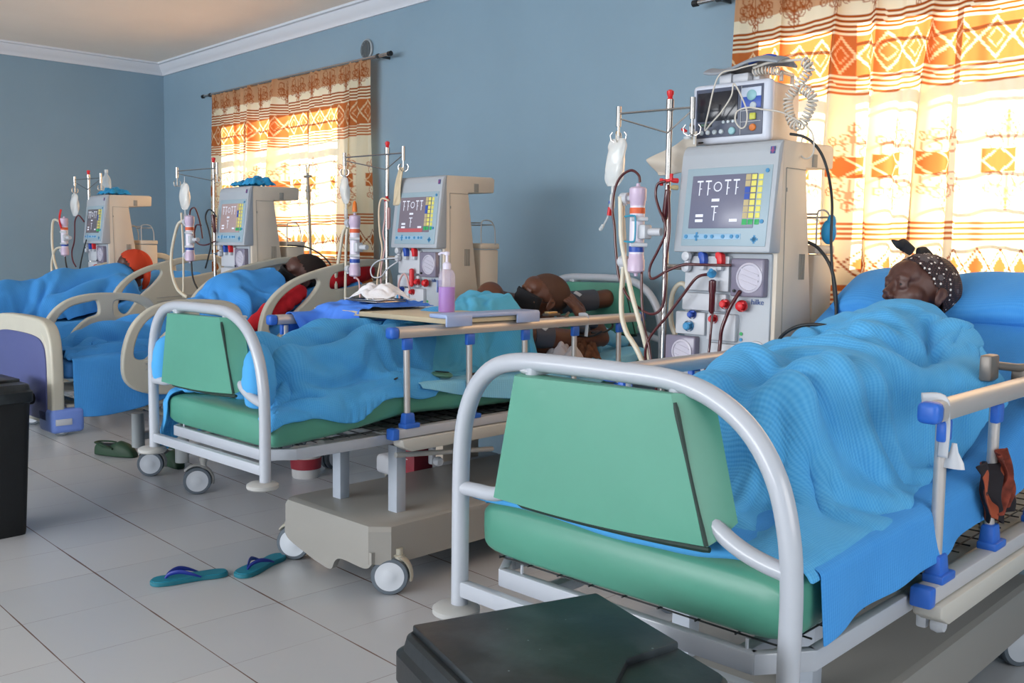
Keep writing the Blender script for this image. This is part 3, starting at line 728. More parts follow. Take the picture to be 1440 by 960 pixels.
# ------------------------------------------------------------------ plastic-panel hospital beds
def plastic_bed(name, label, loc, rz, board, foot_rails=(-1, 1)):
    t = thing(name, label, 'hospital bed', loc, rz)
    def end(y, dz, nm):
        fo = cr([(-.49, .46), (-.49, .80), (-.455, .93), (-.36, .985), (-.15, .998), (.15, .998), (.36, .985), (.455, .93), (.49, .80), (.49, .46)], 6)
        fi = cr([(.405, .60), (.405, .80), (.36, .885), (.24, .915), (0, .922), (-.24, .915), (-.36, .885), (-.405, .80), (-.405, .60)], 6)
        hol = [cr([(sx * .375, .945), (sx * .43, .90), (sx * .455, .82), (sx * .455, .72), (sx * .438, .72), (sx * .435, .82), (sx * .41, .885), (sx * .365, .925)], 4, True) for sx in (-1, 1)]
        g = G(); v, f = curve_mesh([fo] + hol, .018, .014)
        g.add(v, f, 0, Matrix.Translation((0, y, dz)) @ XZ @ Matrix.Diagonal((.94, 1, 1, 1))); fr_ = g.obj(nm, cream, t, ang=45)
        g = G(); pan = fi + [(-.40, .47), (.40, .47)]
        g.prism([(a, b + dz) for a, b in pan], y - .040, y + .030, 'xz', bev=.004); g.obj('inset_board', board, fr_)
        return fr_
    fb = end(0, 0, 'footboard'); end(2.32, .07, 'headboard')
    for sx in (-1, 1):
        g = G(); g.box((sx * .385, .045, .475), (.20, .17, .13), .022, seg=3); o = g.obj('corner_guard', lav, t)
        g = G(); g.box((sx * .485, .02, .47), (.010, .085, .034), .004); g.obj('latch', white_p, o)
        g = G(); g.lathe([(.0, 0), (.028, .002), (.034, .012), (.034, .03), (.026, .04)], (sx * .26, -.05, .58), (0, -1, 0), n=16); g.obj('bumper_knob', blk, o)
    # deck frame
    g = G()
    for sx in (-1, 1): g.box((sx * .42, 1.15, .53), (.05, 2.2, .05), .008)
    for y in (.15, .9, 1.6, 2.2): g.box((0, y, .53), (.82, .05, .045), .006)
    for sx in (-1, 1):
        g.tube([(sx * .33, .45, .52), (sx * .33, .80, .36), (sx * .33, 1.15, .52)], .018, 8); g.tube([(sx * .33, .72, .50), (sx * .31, .80, .40), (sx * .30, .95, .30)], .016, 8)
    g.obj('deck_frame', cream, t)
    g = G(); g.box((-.33, 1.35, ZF + .27), (.05, 1.1, .05), .01); g.box((.27, 1.35, ZF + .27), (.05, 1.1, .05), .01); g.box((-.03, 1.35, ZF + .27), (.6, .05, .05), .01); g.tube([(-.33, .78, ZF + .42), (-.33, .78, ZF + .2)], .04, 16); g.tube([(.27, .78, ZF + .42), (.27, .78, ZF + .2)], .04, 16)
    g.obj('base_frame', mat('base_grey', '9AA0A2', .5), t)
    for (x, y, yw) in ((-.33, .86, -.6), (.30, .86, -.5), (-.33, 1.85, .4), (.27, 1.85, .3)): caster(t, x, y, yw, z0=.25, fork=lgrey)
    # split moulded side rails with hand holes
    foot = cr([(.26, .66), (.25, .80), (.30, .95), (.40, 1.045), (.54, 1.085), (.72, 1.088), (.88, 1.07), (.955, 1.01), (.965, .86), (.93, .70), (.80, .605), (.60, .575), (.38, .59)], 6, True)
    fh = [cr([(.292, .79), (.325, .93), (.41, 1.020), (.53, 1.055), (.60, 1.056), (.608, .965), (.53, .93), (.46, .87), (.38, .765)], 5, True),
          cr([(.685, .970), (.70, 1.056), (.82, 1.052), (.912, 1.012), (.935, .955), (.88, .930), (.72, .940)], 5, True)]
    head = cr([(1.20, .79), (1.205, .95), (1.27, 1.08), (1.42, 1.19), (1.65, 1.265), (1.95, 1.322), (2.12, 1.31), (2.185, 1.23), (2.19, 1.06), (2.12, .90), (1.90, .80), (1.5, .745), (1.28, .745)], 6, True)
    hh = [cr([(1.238, .90), (1.285, 1.05), (1.41, 1.16), (1.58, 1.220), (1.62, 1.175), (1.55, 1.085), (1.44, .99), (1.32, .85)], 5, True),
          cr([(1.69, 1.14), (1.71, 1.24), (1.85, 1.278), (2.0, 1.298), (2.115, 1.28), (2.14, 1.20), (2.0, 1.165), (1.82, 1.135)], 5, True)]
    for sx in (-1, 1):
        for nm, o_, h_ in (('foot_rail', foot, fh), ('head_rail', head, hh)):
            if nm == 'foot_rail' and sx not in foot_rails: continue
            g = G(); v, f = curve_mesh([o_] + h_, .010, .011, res=3); g.add(v, f, 0, Matrix.Translation((sx * .475, .10 if (nm == 'foot_rail' and sx > 0) else 0, 0)) @ YZ)
            ro = g.obj(nm, cream, t, ang=60)
            g = G(); q = (.62, .78) if nm == 'foot_rail' else (1.72, .98)
            for k in range(3): g.tube([(sx * .503, q[0] - .16, q[1] - .03 * k), (sx * .503, q[0] + .22, q[1] + .025 - .03 * k)], .0035, 6)
            g.obj('grip_rib', lgrey, ro)
    return t
B3 = Vector((-5.77, 1.70, 0)); R3 = math.radians(2); B4 = Vector((-8.15, 1.70, 0)); R4 = math.radians(2)
bed3 = plastic_bed('hospital_bed', 'cream plastic hospital bed with blue-purple footboard beside the left bin', B3, R3, plum)
bed4 = plastic_bed('hospital_bed', 'farthest cream plastic hospital bed, in the corner of the room', B4, R4, plum, ())
mattress('mattress', 'blue covered mattress on the cream bed with the purple footboard', M3, .11, .44, mat('blue_mattress', '3C7FC4', .6), B3, R3)
mattress('mattress', 'blue covered mattress on the farthest bed in the corner', M3, .11, .44, mat('blue_mattress', '3C7FC4', .6), B4, R4)
# ------------------------------------------------------------------ dialysis machines
scr_d = mat('screen_slate', '5B5D70', .25, emis='5B5D70', es=.45)
scr_line = mat('screen_line', 'C9CCD8', .4, emis='C9CCD8', es=.35)
yel = mat('key_yellow', 'DCD56A', .45); kb = mat('key_blue', '2B4FA8', .4); kt = mat('key_teal', '3B86B5', .4); kg = mat('key_green', '2DA35A', .4)
ktan = mat('key_tan', 'B9A97E', .5); stripb = mat('strip_blue', '8FB4D0', .4); seam = mat('panel_seam', '8C8A84', .6); logo_b = mat('logo_navy', '2B4A86', .5); logo_r = mat('logo_plum', '8A4A78', .5)
rail_red = mat('screen_red', '9C4A50', .4, emis='9C4A50', es=.35)
warm_scr = mat('screen_reflection_pink', '8E7C7C', .22, emis='8E7C7C', es=.4)
YA, ZA_, YB_, ZB_ = -.055, 1.43, -.012, 1.80           # slanted display face
def FP(x, z, off=.0):
    """matrix of a point on the slanted display face: local x right, y up the face, z out"""
    t = (z - ZA_) / (ZB_ - ZA_); y = YA + (YB_ - YA) * t
    up = Vector((0, YB_ - YA, ZB_ - ZA_)).normalized(); rt = Vector((1, 0, 0)); n = rt.cross(up)
    M_ = Matrix((rt, up, n)).transposed().to_4x4(); M_.translation = Vector((x, y, z)) + n * off; return M_
def fbox(g, x0, x1, z0, z1, th, off=0., bev=0., mi=0):
    M_ = FP((x0 + x1) / 2, (z0 + z1) / 2, off); q = G(); q.box((0, 0, 0), (abs(x1 - x0), abs(z1 - z0), th), bev); g.add(q.v, q.f, mi, M_)
def machine(label, loc, rz, screen, detail=2, pole=(-.29, -.03), red_banner=False, arm_x=(-.55, .0), low=True):
    t = thing('dialysis_machine', label, 'dialysis machine', loc, rz, None)
    g = G(); g.prism([(.008, ZF + .22), (.008, 1.80), (.03, 1.838), (.375, 1.845), (.400, 1.835), (.395, 1.752), (.190, 1.742), (.280, 1.10), (.295, ZF + .22)], -.205, .212, 'yz', bev=.007); body = g.obj('body', mach_side, t, ang=30)
    g = G(); g.tube([(.2135, .045, 1.735), (.2135, .185, 1.735)], .0016, 5); g.tube([(.2135, .045, 1.735), (.2135, .06, .8)], .0016, 5)
    g.box((.213, .25, 1.775), (.003, .035, .05), .001); g.tube([(.2135, .05, 1.66), (.2135, .05, 1.645)], .004, 6); g.obj('door_seam', seam, body)
    g = G()
    for k in range(5): g.box((.2135, .165 + k * .009, 1.36), (.003, .003, .10))
    g.obj('side_vent', seam, body)
    g = G(); g.prism([(-.055, 1.412), (-.055, 1.43), (-.012, 1.80), (.000, 1.826), (.015, 1.838), (.022, 1.838), (.022, 1.412)], -.232, .215, 'yz', bev=.006); hd = g.obj('display_housing', mach_white, t, ang=30)
    g = G(); fbox(g, -.195, .196, 1.435, 1.745, .004, .001, .003); g.obj('display_panel', mach_panel, hd)
    g = G(); fbox(g, -.165, .135, 1.505, 1.715, .006, .003, .002); sc = g.obj('screen', screen, hd)
    # screen graphics
    g = G(); o_ = .0065
    for gx in (-.125, -.085, .005, .045): fbox(g, gx - .002, gx + .002, 1.635, 1.688, .0015, o_); fbox(g, gx - .014, gx + .014, 1.688, 1.694, .0015, o_); fbox(g, gx, gx + .010, 1.66, 1.663, .0015, o_)
    for k in range(20):
        a = 2 * PI * k / 20; x, z = -.040 + .017 * math.cos(a), 1.668 + .017 * math.sin(a); fbox(g, x - .0022, x + .0022, z - .0022, z + .0022, .0015, o_)
    fbox(g, -.048, -.044, 1.535, 1.588, .0015, o_); fbox(g, -.062, -.030, 1.588, 1.593, .0015, o_); fbox(g, -.046, -.036, 1.565, 1.568, .0015, o_)
    for (a, b) in ((-.115, 1.555), (-.115, 1.535), (.045, 1.535), (-.045, 1.615)): fbox(g, a - .018, a + .018, b - .005, b + .006, .0015, o_)
    g.obj('display_graphics', scr_line, sc)
    if red_banner: g = G(); fbox(g, -.165, .075, 1.506, 1.528, .0015, o_); g.obj('alarm_banner', rail_red, sc)
    for k in range(8):
        z = 1.700 - k * .0245; g = G(); fbox(g, .112, .134, z - .010, z + .010, .002, .007, .001); fbox(g, .140, .160, z - .010, z + .010, .002, .004, .001)
        g.obj('soft_key', kg if k == 7 else yel, hd)
        if detail > 1: g = G(); fbox(g, .086, .108, z - .011, z + .011, .0015, .007); g.obj('menu_tile', kb if k in (2, 3) else (kg if k == 7 else ktan), sc)
    g = G()
    for (a, b) in ((.176, 1.722), (.172, 1.530)): q = G(); q.lathe([(0, .001), (.008, .001), (.008, .004), (0, .004)], n=14); g.add(q.v, q.f, 0, FP(a, b, .003))
    g.obj('round_key', kt, hd)
    g = G(); fbox(g, -.185, .085, 1.462, 1.484, .003, .003, .002); st = g.obj('key_strip', stripb, hd)
    g = G()
    for x in (-.170, -.075, -.045, .005, .045, .072): q = G(); q.lathe([(0, .001), (.0075, .001), (.0075, .004), (0, .004)], n=14); g.add(q.v, q.f, 0, FP(x, 1.473, .004))
    fbox(g, -.124, -.116, 1.456, 1.490, .003, .005); fbox(g, -.130, -.110, 1.469, 1.477, .003, .005); g.obj('strip_key', kt, st)
    g = G(); fbox(g, .142, .150, 1.446, 1.478, .003, .003); fbox(g, .130, .162, 1.458, 1.466, .003, .003)
    fbox(g, .137, .155, 1.453, 1.471, .003, .003); g.obj('arrow_pad', kt, hd)
    g = G(); fbox(g, .178, .198, 1.785, 1.812, .0015, .002); lg = g.obj('logo_plate', logo_b, hd)
    g = G(); fbox(g, .184, .1925, 1.787, 1.810, .0015, .003); fbox(g, .179, .197, 1.794, 1.799, .0015, .0035); g.obj('logo_mark', logo_r, lg)
    # lower front
    g = G(); g.box((-.005, .012, .84), (.40, .03, 1.14), .008); low_ = g.obj('front_panel', mach_white, t)
    g = G()
    for x0, x1, z0, z1 in ((-.195, .022, 1.255, 1.400), (-.205, .012, 1.175, 1.250), (-.235, -.085, 1.075, 1.172), (-.08, .06, 1.06, 1.172), (-.07, .06, .90, 1.055)):
        g.box(((x0 + x1) / 2, -.010, (z0 + z1) / 2), (x1 - x0 - .004, .034, z1 - z0 - .004), .007)
    g.obj('clamp_block', white_p, t)
    for (cx, cz, rr, nm) in ((.108, 1.316, .058, 'pump_window'), (-.200, 1.005, .050, 'lower_pump_window')):
        g = G(); g.box((cx, -.012, cz), (.148, .05, .148) if cx > 0 else (.15, .05, .13), .008, seg=3); pw = g.obj(nm, winglass, t)
        g = G(); g.lathe([(rr, 0), (rr, .004), (rr - .008, .006), (rr - .01, .002)], (cx + .012, -.036, cz), (0, -1, 0), n=30)
        for k in range(3): g.box((cx + .012, -.040, cz - .022 + .022 * k), (rr * 1.5, .003, .006), rot=(0, .3, 0))
        g.obj('pump_rotor', mat('rotor_grey', 'B9B6C4', .35), pw)
        g = G(); g.tube([(cx - .052, -.038, cz - .052), (cx - .052, -.045, cz - .052)], .006, 10); g.obj('window_catch', blk, pw)
    for x, m_ in ((-.094, kb), (-.012, red_p)):
        g = G(); g.prism([(x - .016, 1.41), (x - .002, 1.414), (x + .012, 1.405), (x + .016, 1.38), (x + .014, 1.362), (x - .006, 1.362), (x - .010, 1.385), (x - .016, 1.392)], -.055, -.025, 'xz', bev=.003); g.obj('tube_clamp', m_, t)
    g = G()
    for z in (1.395, 1.35): g.lathe([(.0, 0), (.017, .004), (.021, .015), (.018, .028), (.0, .032)], (-.170, -.03, z), (0, -1, 0), n=16)
    g.box((-.170, -.04, 1.372), (.022, .02, .075), .006)
    for x in (-.105, -.022): g.box((x + .01, -.04, 1.352), (.028, .026, .022), .006)
    g.obj('air_detector', white_p, t)
    for (x, z, m_, r_) in ((-.160, 1.112, kt, .016), (.088, 1.206, red_p, .017), (.010, 1.210, red_p, .014), (-.145, 1.160, kb, .012), (-.042, 1.148, red_p, .012)):
        g = G(); g.lathe([(0, 0), (r_ + .006, .002), (r_ + .006, .014)][::1], (x, -.024, z), (0, -1, 0), n=18, cap=False); g.lathe([(r_, 0), (r_, .028), (r_ * .7, .032), (0, .032)], (x, -.024, z), (0, -1, 0), n=18)
        g.box((x + .010, -.045, z + .012), (.022, .010, .008), .002); g.obj('port_cap', m_, t)
    v, f = text_mesh('hilke', .030); g = G(); g.add(v, f, 0, Matrix.Translation((.140, -.005, 1.222)) @ XZ); g.obj('maker_logo', logo_b, t)
    for z, m_ in ((1.095, kg), (1.072, kt)):
        g = G(); g.lathe([(.003, 0), (.007, .001), (.007, .003), (.003, .003)], (.072, -.004, z), (0, -1, 0), n=12); g.obj('indicator', m_, t)
    # rear container and base on castors
    g = G(); g.box((.03, .375, .86), (.34, .15, 1.10), .012); g.box((.03, .375, 1.43), (.35, .155, .035), .008); rr = g.obj('rear_housing', mach_side, t)
    g = G(); g.tube(cr([(.205, .30, 1.44), (.205, .30, 1.56), (.205, .32, 1.585), (.205, .38, 1.58), (.205, .41, 1.53), (.205, .415, 1.44)], 4), .004, 6)
    g.tube(cr([(-.14, .30, 1.44), (-.14, .30, 1.56), (-.14, .32, 1.585), (-.14, .38, 1.58), (-.14, .41, 1.53), (-.14, .415, 1.44)], 4), .004, 6)
    for a, b in ((.30, 1.57), (.395, 1.56)): g.tube([(-.14, a, b), (.205, a, b)], .004, 6)
    g.obj('rear_guard', lgrey, rr)
    g = G(); g.box((0, .15, ZF + .17), (.50, .62, .12), .03, seg=3); g.obj('base', white_p, t)
    for (x, y, yw) in ((-.2, -.06, -.7), (.2, -.06, -.4), (-.2, .40, .3), (.2, .40, .5)): caster(t, x, y, yw, r=.05, z0=.13)
    # IV pole with cross arm
    px, py = pole; g = G(); g.tube([(px, py, .62), (px, py, 2.02)], .012, 12); g.tube([(px, py, .62), (px + .07, py + .08, .62)], .012, 8); g.tube([(px, py, 1.35), (-.19, .03, 1.35)], .012, 8)
    g.tube([(px, py, 1.985), (px, py, 2.03)], .016, 12); po = g.obj('iv_pole', steel, t)
    g = G(); g.lathe([(.006, 0), (.014, .003), (.009, .014), (.014, .026), (.015, .038), (.007, .044)], (px, py, 2.025), n=16); g.obj('pole_cap', red_p, po)
    g = G(); z = 1.995; a, b = arm_x
    g.tube([(a, py - .015, z), (b, py - .015, z - .01)], .0045, 8); g.tube([(a, py - .015, z - .02), (px, py - .012, z - .10), (b, py - .015, z - .02)], .0035, 8)
    for x in (a, b):
        g.tube([(x, py - .015, z + .03), (x, py - .015, z - .055)], .011, 12); g.tube([(x, py - .015, z - .05), (x, py - .015, z - .115)], .005, 8)
        for k in range(4):
            an = k * PI / 2 + .4; d_ = Vector((math.cos(an), math.sin(an), 0)); c = Vector((x, py - .015, z - .115))
            g.tube([tuple(c + d_ * r_ + Vector((0, 0, h))) for r_, h in ((0, 0), (.015, -.006), (.032, .004), (.036, .025), (.026, .038))], .0028, 6)
    g.obj('hook_arm', steel, po)
    return t
def dial(name, label, loc, group, c=None, h=.34, top='orange', caps_=True, holder=True):
    """hollow-fibre dialyser held upright by a clamp arm"""
    t = thing(name, label, 'dialyzer', loc, 0, group)
    g = G(); r = .031
    g.lathe([(.007, h / 2 + .008), (.009, h / 2 - .004), (.030, h / 2 - .008), (.036, h / 2 - .014), (.036, h / 2 - .060), (.033, h / 2 - .066), (r, h / 2 - .085)], n=24); g.lathe([(r, -h / 2 + .085), (.033, -h / 2 + .066), (.036, -h / 2 + .060), (.036, -h / 2 + .014), (.030, -h / 2 + .008), (.009, -h / 2 + .004), (.007, -h / 2 - .008)], n=24)
    g.obj('end_header', mat('header_lilac', 'C9B6CE', .3), t)
    g = G(); g.lathe([(r, h / 2 - .085), (r, -h / 2 + .085)], n=24, cap=False); g.obj('fibre_tube', mat('fibre_white', 'DDD8E6', .35), t)
    for z, m_ in ((h / 2 - .105, mat('band_orange', 'D9623A', .5)), (-h / 2 + .105, kb)):
        g = G(); g.lathe([(r + .001, .012), (r + .0015, .008), (r + .0015, -.008), (r + .001, -.012)], (0, 0, z), n=24); g.obj('label_band', m_, t)
    g = G()
    for z in (h / 2 - .052, -h / 2 + .052): g.tube([(-.03, 0, z), (-.055, 0, z)], .013, 12); g.tube([(-.05, 0, z), (-.085, 0, z + .0)], .024, 14); g.tube([(-.075, 0, z + .015), (-.075, 0, z - .03)], .012, 10)
    g.obj('side_coupling', white_p, t)
    if holder:
        g = G(); g.tube([(.034, 0, -.008), (.12, .01, -.008)], .016, 12); g.box((.045, -.004, -.008), (.04, .05, .06), .008)
        for z in (.045, -.062): g.tube([(.0, -.035, z), (.04, -.02, z), (.055, 0, z)], .009, 8)
        g.obj('holder_arm', white_p, t)
    return t
def hose(label, parent_loc, pts, r, m, name='dialysis_hose', cat='hose', n=8, group=None, res=8):
    g = G(); g.tube(cr(pts, res), r, n); o = g.obj(name, m, ang=180); o.location = parent_loc; return tag(o, label, cat, group)
def iv_bag(label, loc, w_=.055, h=.20, twist=0., drip=True):
    t = thing('iv_bag', label, 'iv bag', loc)
    n, m_ = 20, 24; vs = []; fs = []
    for j in range(m_ + 1):
        v = j / m_; z = -h * v; hw = w_ * (min(1, (v + .10) * 4) ** .5) * (1 - .45 * max(0, (v - .82) / .18) ** 1.5) * (1 - .18 * math.sin(PI * v) * (1 if twist else 0)); th = .006 + .020 * math.sin(PI * min(1, v * 1.05)) ** .8
        cxx = twist * (v ** 1.3)
        for k in range(n):
            a = 2 * PI * k / n; vs.append((cxx + hw * math.copysign(abs(math.cos(a)) ** .6, math.cos(a)), th * math.sin(a) + .004 * math.sin(9 * v + k), z))
    for j in range(m_):
        for k in range(n): a = j * n + k; b = j * n + (k + 1) % n; fs.append((a, b, b + n, a + n))
    fs += [tuple(range(n - 1, -1, -1)), tuple(range(m_ * n, (m_ + 1) * n))]
    g = G(); g.add(vs, fs); g.obj('bag', mat('saline_bag', 'E8EBEA', .15, alpha=.75, trans=.15), t)
    g = G(); g.tube([(0, 0, .055), (0, 0, 0)], .003, 6); g.lathe([(.010, 0), (.012, .006), (.010, .012)], (0, 0, .0), n=10); g.obj('hanger', clear_p, t)
    if drip:
        g = G(); g.tube([(twist, 0, -h), (twist, 0, -h - .03)], .006, 8); g.lathe([(.005, 0), (.011, -.008), (.012, -.06), (.005, -.072)], (twist, 0, -h - .03), n=12); g.obj('drip_chamber', mat('drip_clear', 'E8ECEC', .1, alpha=.5), t)
    return t
m1p = Vector((-2.21, 3.25, 0)); m2p = Vector((-4.635, 3.60, 0)); m3p = Vector((-6.57, 3.40, 0)); m4p = Vector((-8.85, 3.25, 0))
machine('dialysis machine with a patient monitor on top, beside the nearest bed', m1p, 0, scr_d, 2, arm_x=(-.55, -.165))
machine('dialysis machine with a bare top, left of the man in the black mask', m2p, 0, mat('screen_slate_2', '665E68', .25, emis='665E68', es=.4), 2, pole=(-.345, .0), red_banner=True, arm_x=(-.80, -.16))
machine('dialysis machine in front of the far curtain with blue bundles on its top', m3p, 0, warm_scr, 2, pole=(-.345, .0), arm_x=(-.95, -.26))
machine('farthest dialysis machine, in front of the plain wall with blue bundle and bottle on top', m4p, 0, mat('screen_dim', '56535A', .25, emis='56535A', es=.3), 2, pole=(-.21, .0), arm_x=(-.52, .12))
# --- machine 1: monitor
t = thing('patient_monitor', 'patient monitor standing on the nearest dialysis machine', 'monitor', m1p + Vector((-.075, .10, 1.848)), .06)
g = G(); g.box((0, .13, .122), (.335, .23, .235), .022, seg=3); hs = g.obj('housing', mat('monitor_cream', 'D9CDC0', .45), t)
g = G(); g.box((0, .0, .122), (.355, .045, .240), .018, seg=3); bz = g.obj('bezel', mat('monitor_bezel', 'C3CBDA', .4), t)
g = G(); g.box((-.004, -.024, .125), (.305, .004, .195), .003); fc = g.obj('face_plate', mat('monitor_face', '4A5266', .4), t)
g = G(); g.box((-.055, -.028, .150), (.185, .003, .115), .002); g.obj('display', mat('monitor_screen', '20222A', .15, emis='14161C', es=.2), fc)
g = G(); g.box((-.110, -.028, .078), (.060, .003, .014)); v, f = text_mesh('FEEN', .012); g.obj('mode_display', blk, fc)
v, f = text_mesh('FEEN', .013); g = G(); g.add(v, f, 0, Matrix.Translation((-.112, -.0305, .078)) @ XZ); g.obj('mode_text', mat('lcd_green', '6E9A88', .5), fc)
g = G(); g.box((.097, -.028, .193), (.088, .003, .036), .002); g.obj('upper_label', mat('label_pale', 'B9C6DA', .4), fc)
g = G(); g.box((.097, -.0275, .153), (.088, .003, .045), .002); g.obj('blue_label', kb, fc)
g = G()
for z in (.118, .075): g.box((.097, -.029, z + .004), (.088, .002, .002))
g.box((.054, -.029, .125), (.0016, .002, .19)); g.obj('divider', white_p, fc)
def key(x, z, r, m_, nm, sq=False):
    g = G()
    if sq: g.box((x, -.031, z), (r * 2, .010, r * 2), .004)
    else: g.lathe([(r, 0), (r, .006), (r * .8, .009), (0, .009)], (x, -.026, z), (0, -1, 0), n=20)
    g.obj(nm, m_, fc)
tealk = mat('key_teal_pale', '86B5BE', .4); palek = mat('key_pale', 'B8C4CC', .4)
key(.100, .180, .021, tealk, 'dial_knob'); key(.108, .140, .014, palek, 'soft_button'); key(.108, .098, .013, mat('key_lime', 'C9CC52', .4), 'start_button', True); key(.108, .055, .014, mat('key_orange', 'D9792E', .4), 'alarm_button')
for x in (-.125, -.094, -.063, -.032): key(x, .048, .010, palek, 'round_button')
for x in (-.022, .000, .022): key(x, .085, .007, palek, 'small_button')
key(.016, .048, .015, tealk, 'round_button')
g = G(); g.box((-.13, -.024, .010), (.025, .004, .006), .002); g.obj('status_lamp', blk, t)
g = G(); g.tube([(.155, .10, .245), (.155, .10, .28), (.155, .19, .28), (.155, .19, .245)], .009, 8); g.obj('carry_handle', mat('monitor_cream', 'D9CDC0', .45), t)
mp = m1p
# things on top of the monitor
t = thing('printer_module', 'grey cuff and pale modules lying on top of the patient monitor', 'equipment', mp + Vector((-.08, .17, 2.092)))
g = G(); g.box((-.055, 0, .022), (.06, .09, .044), .008); g.box((.02, 0, .018), (.075, .10, .036), .008); g.box((.075, .02, .024), (.03, .08, .048), .006); g.obj('module', white_p, t)
g = G(); X = np.zeros((22, 10, 3))
for i, a in enumerate(np.linspace(-.16, .19, 22)):
    for j, b in enumerate(np.linspace(-.075, .075, 10)): X[i, j] = (a, b, .062 + .016 * math.sin(a * 18) + .012 * math.cos(b * 22) - .45 * abs(b) ** 1.6 * 2)
o = cloth_obj('grey_cuff', X, mat('cuff_grey', '8E959E', .8), None, .012); o.location = mp + Vector((-.06, .16, 2.092)); tag(o, 'folded grey blood pressure cuff draped over the top of the monitor', 'cuff')
g = G(); g.tube(cr([(-.06, 0, 0), (-.02, .01, .012), (.03, 0, .014), (.07, -.01, .004)], 6), .010, 8, sx=.6); o = g.obj('blue_strap', kb, ang=180); o.location = mp + Vector((.03, .13, 2.165)); tag(o, 'short blue strap on top of the grey cuff over the monitor', 'strap')
hose('cream cable looping down across the face of the patient monitor', mp, [(.03, .10, 2.15), (-.03, .05, 2.13), (-.08, .0, 2.10), (-.123, -.00, 1.96), (-.15, .02, 1.90), (-.123, .02, 1.923), (-.079, .03, 1.969), (-.036, .03, 2.026), (-.030, .035, 2.072), (.009, .03, 2.021), (.038, .03, 1.958), (.036, .03, 1.909), (.014, .03, 1.896), (-.013, .03, 1.926), (-.007, .03, 1.962), (.041, .03, 1.973), (.106, .03, 1.960), (.17, .06, 1.947), (.213, .10, 1.918), (.25, .15, 1.875), (.262, .15, 1.80), (.235, .15, 1.775), (.205, .15, 1.80), (.215, .15, 1.87)], .0032, cablem, 'monitor_cable', 'cable')
def coil(label, pts, R_, turns, r, m_):
    P = [Vector(p) for p in cr(pts, 40)]; L_ = [0]
    for a, b in zip(P[:-1], P[1:]): L_.append(L_[-1] + (b - a).length)
    out = []; u = Vector((0, 1, 0))
    for i, p in enumerate(P):
        t_ = (P[min(i + 1, len(P) - 1)] - P[max(i - 1, 0)]).normalized(); u = (u - t_ * u.dot(t_)).normalized(); w_ = t_.cross(u)
        a = 2 * PI * turns * L_[i] / L_[-1]; out.append(tuple(p + (u * math.cos(a) + w_ * math.sin(a)) * R_))
    g = G(); g.tube(out, r, 6, cap=True); o = g.obj('coiled_cable', m_, ang=180); o.location = mp; return tag(o, label, 'cable')
coil('grey coiled cable hanging beside the patient monitor', [(.203, .15, 2.147), (.231, .15, 2.115), (.20, .15, 2.075), (.166, .15, 2.035), (.145, .15, 2.01), (.150, .15, 1.961), (.172, .15, 1.912), (.205, .15, 1.905), (.233, .15, 1.948), (.251, .15, 1.995), (.235, .15, 2.02), (.20, .15, 2.045)], .017, 34, .0042, cablem)
coil('pale coiled cable lying along the top right of the monitor', [(-.01, .14, 2.125), (.03, .14, 2.13), (.07, .15, 2.125), (.10, .15, 2.12)], .014, 9, .0036, cablem)
hose('grey cable arching over the right end of the monitor top', mp, [(.0, .12, 2.14), (.07, .13, 2.155), (.14, .15, 2.155), (.203, .15, 2.150), (.225, .15, 2.12), (.22, .15, 2.10)], .0055, cablem, 'monitor_cable', 'cable')
hose('thin black cable running down beside the large curtain from the monitor', mp, [(.159, .15, 1.874), (.216, .15, 1.860), (.259, .16, 1.829), (.287, .18, 1.778), (.305, .20, 1.698), (.300, .24, 1.60), (.297, .25, 1.459), (.315, .25, 1.293), (.338, .25, 1.16)], .0055, blackc, 'monitor_cable', 'cable')
hose('black cable curving from behind the nearest dialysis machine to the bed head', mp, [(.10, .30, 1.464), (.172, .25, 1.464), (.241, .25, 1.436), (.300, .25, 1.362), (.325, .25, 1.266), (.335, .25, 1.15)], .007, blackc, 'power_cable', 'cable')
hose('black cable bending from the nearest machine under the blue blanket', mp, [(.21, -.02, .98), (.303, -.12, 1.055), (.327, -.14, 1.105), (.383, -.15, 1.145), (.452, -.15, 1.163), (.54, -.15, 1.160), (.60, -.14, 1.14)], .0065, blackc, 'power_cable', 'cable')
# blood lines of machine 1
y = .0
t1 = [(-.396, -.08, 1.697), (-.404, -.08, 1.727), (-.445, -.08, 1.749), (-.498, -.08, 1.727), (-.531, -.08, 1.676), (-.543, -.08, 1.594), (-.530, -.08, 1.520), (-.519, -.08, 1.420), (-.499, -.08, 1.307), (-.457, -.08, 1.232), (-.397, -.08, 1.183), (-.329, -.08, 1.154), (-.283, -.08, 1.163), (-.257, -.08, 1.197), (-.248, -.08, 1.270), (-.249, -.08, 1.365), (-.236, -.08, 1.509), (-.256, -.07, 1.681)]
hose('dark red blood line arching from the top of the dialyzer beside the nearest machine', mp, t1, .0058, blood, 'blood_line', 'tube')
hose('dark red blood line entering the blue and red clamps of the nearest machine', mp, [(-.270, -.07, 1.696), (-.302, -.08, 1.686), (-.311, -.08, 1.640), (-.289, -.08, 1.581), (-.260, -.08, 1.531), (-.258, -.08, 1.480), (-.292, -.08, 1.415), (-.327, -.08, 1.356), (-.333, -.08, 1.315), (-.311, -.08, 1.300), (-.235, -.08, 1.336), (-.164, -.07, 1.361), (-.095, -.065, 1.362), (-.010, -.065, 1.362), (.045, -.05, 1.363)], .0058, blood, 'blood_line', 'tube')
hose('dark red blood line from the blue cap of the nearest machine to the bed rail', mp, [(-.051, -.05, 1.325), (-.093, -.08, 1.311), (-.159, -.08, 1.238), (-.237, -.08, 1.147), (-.317, -.08, 1.061), (-.343, -.08, .992), (-.345, -.06, .90)], .006, blood, 'blood_line', 'tube')
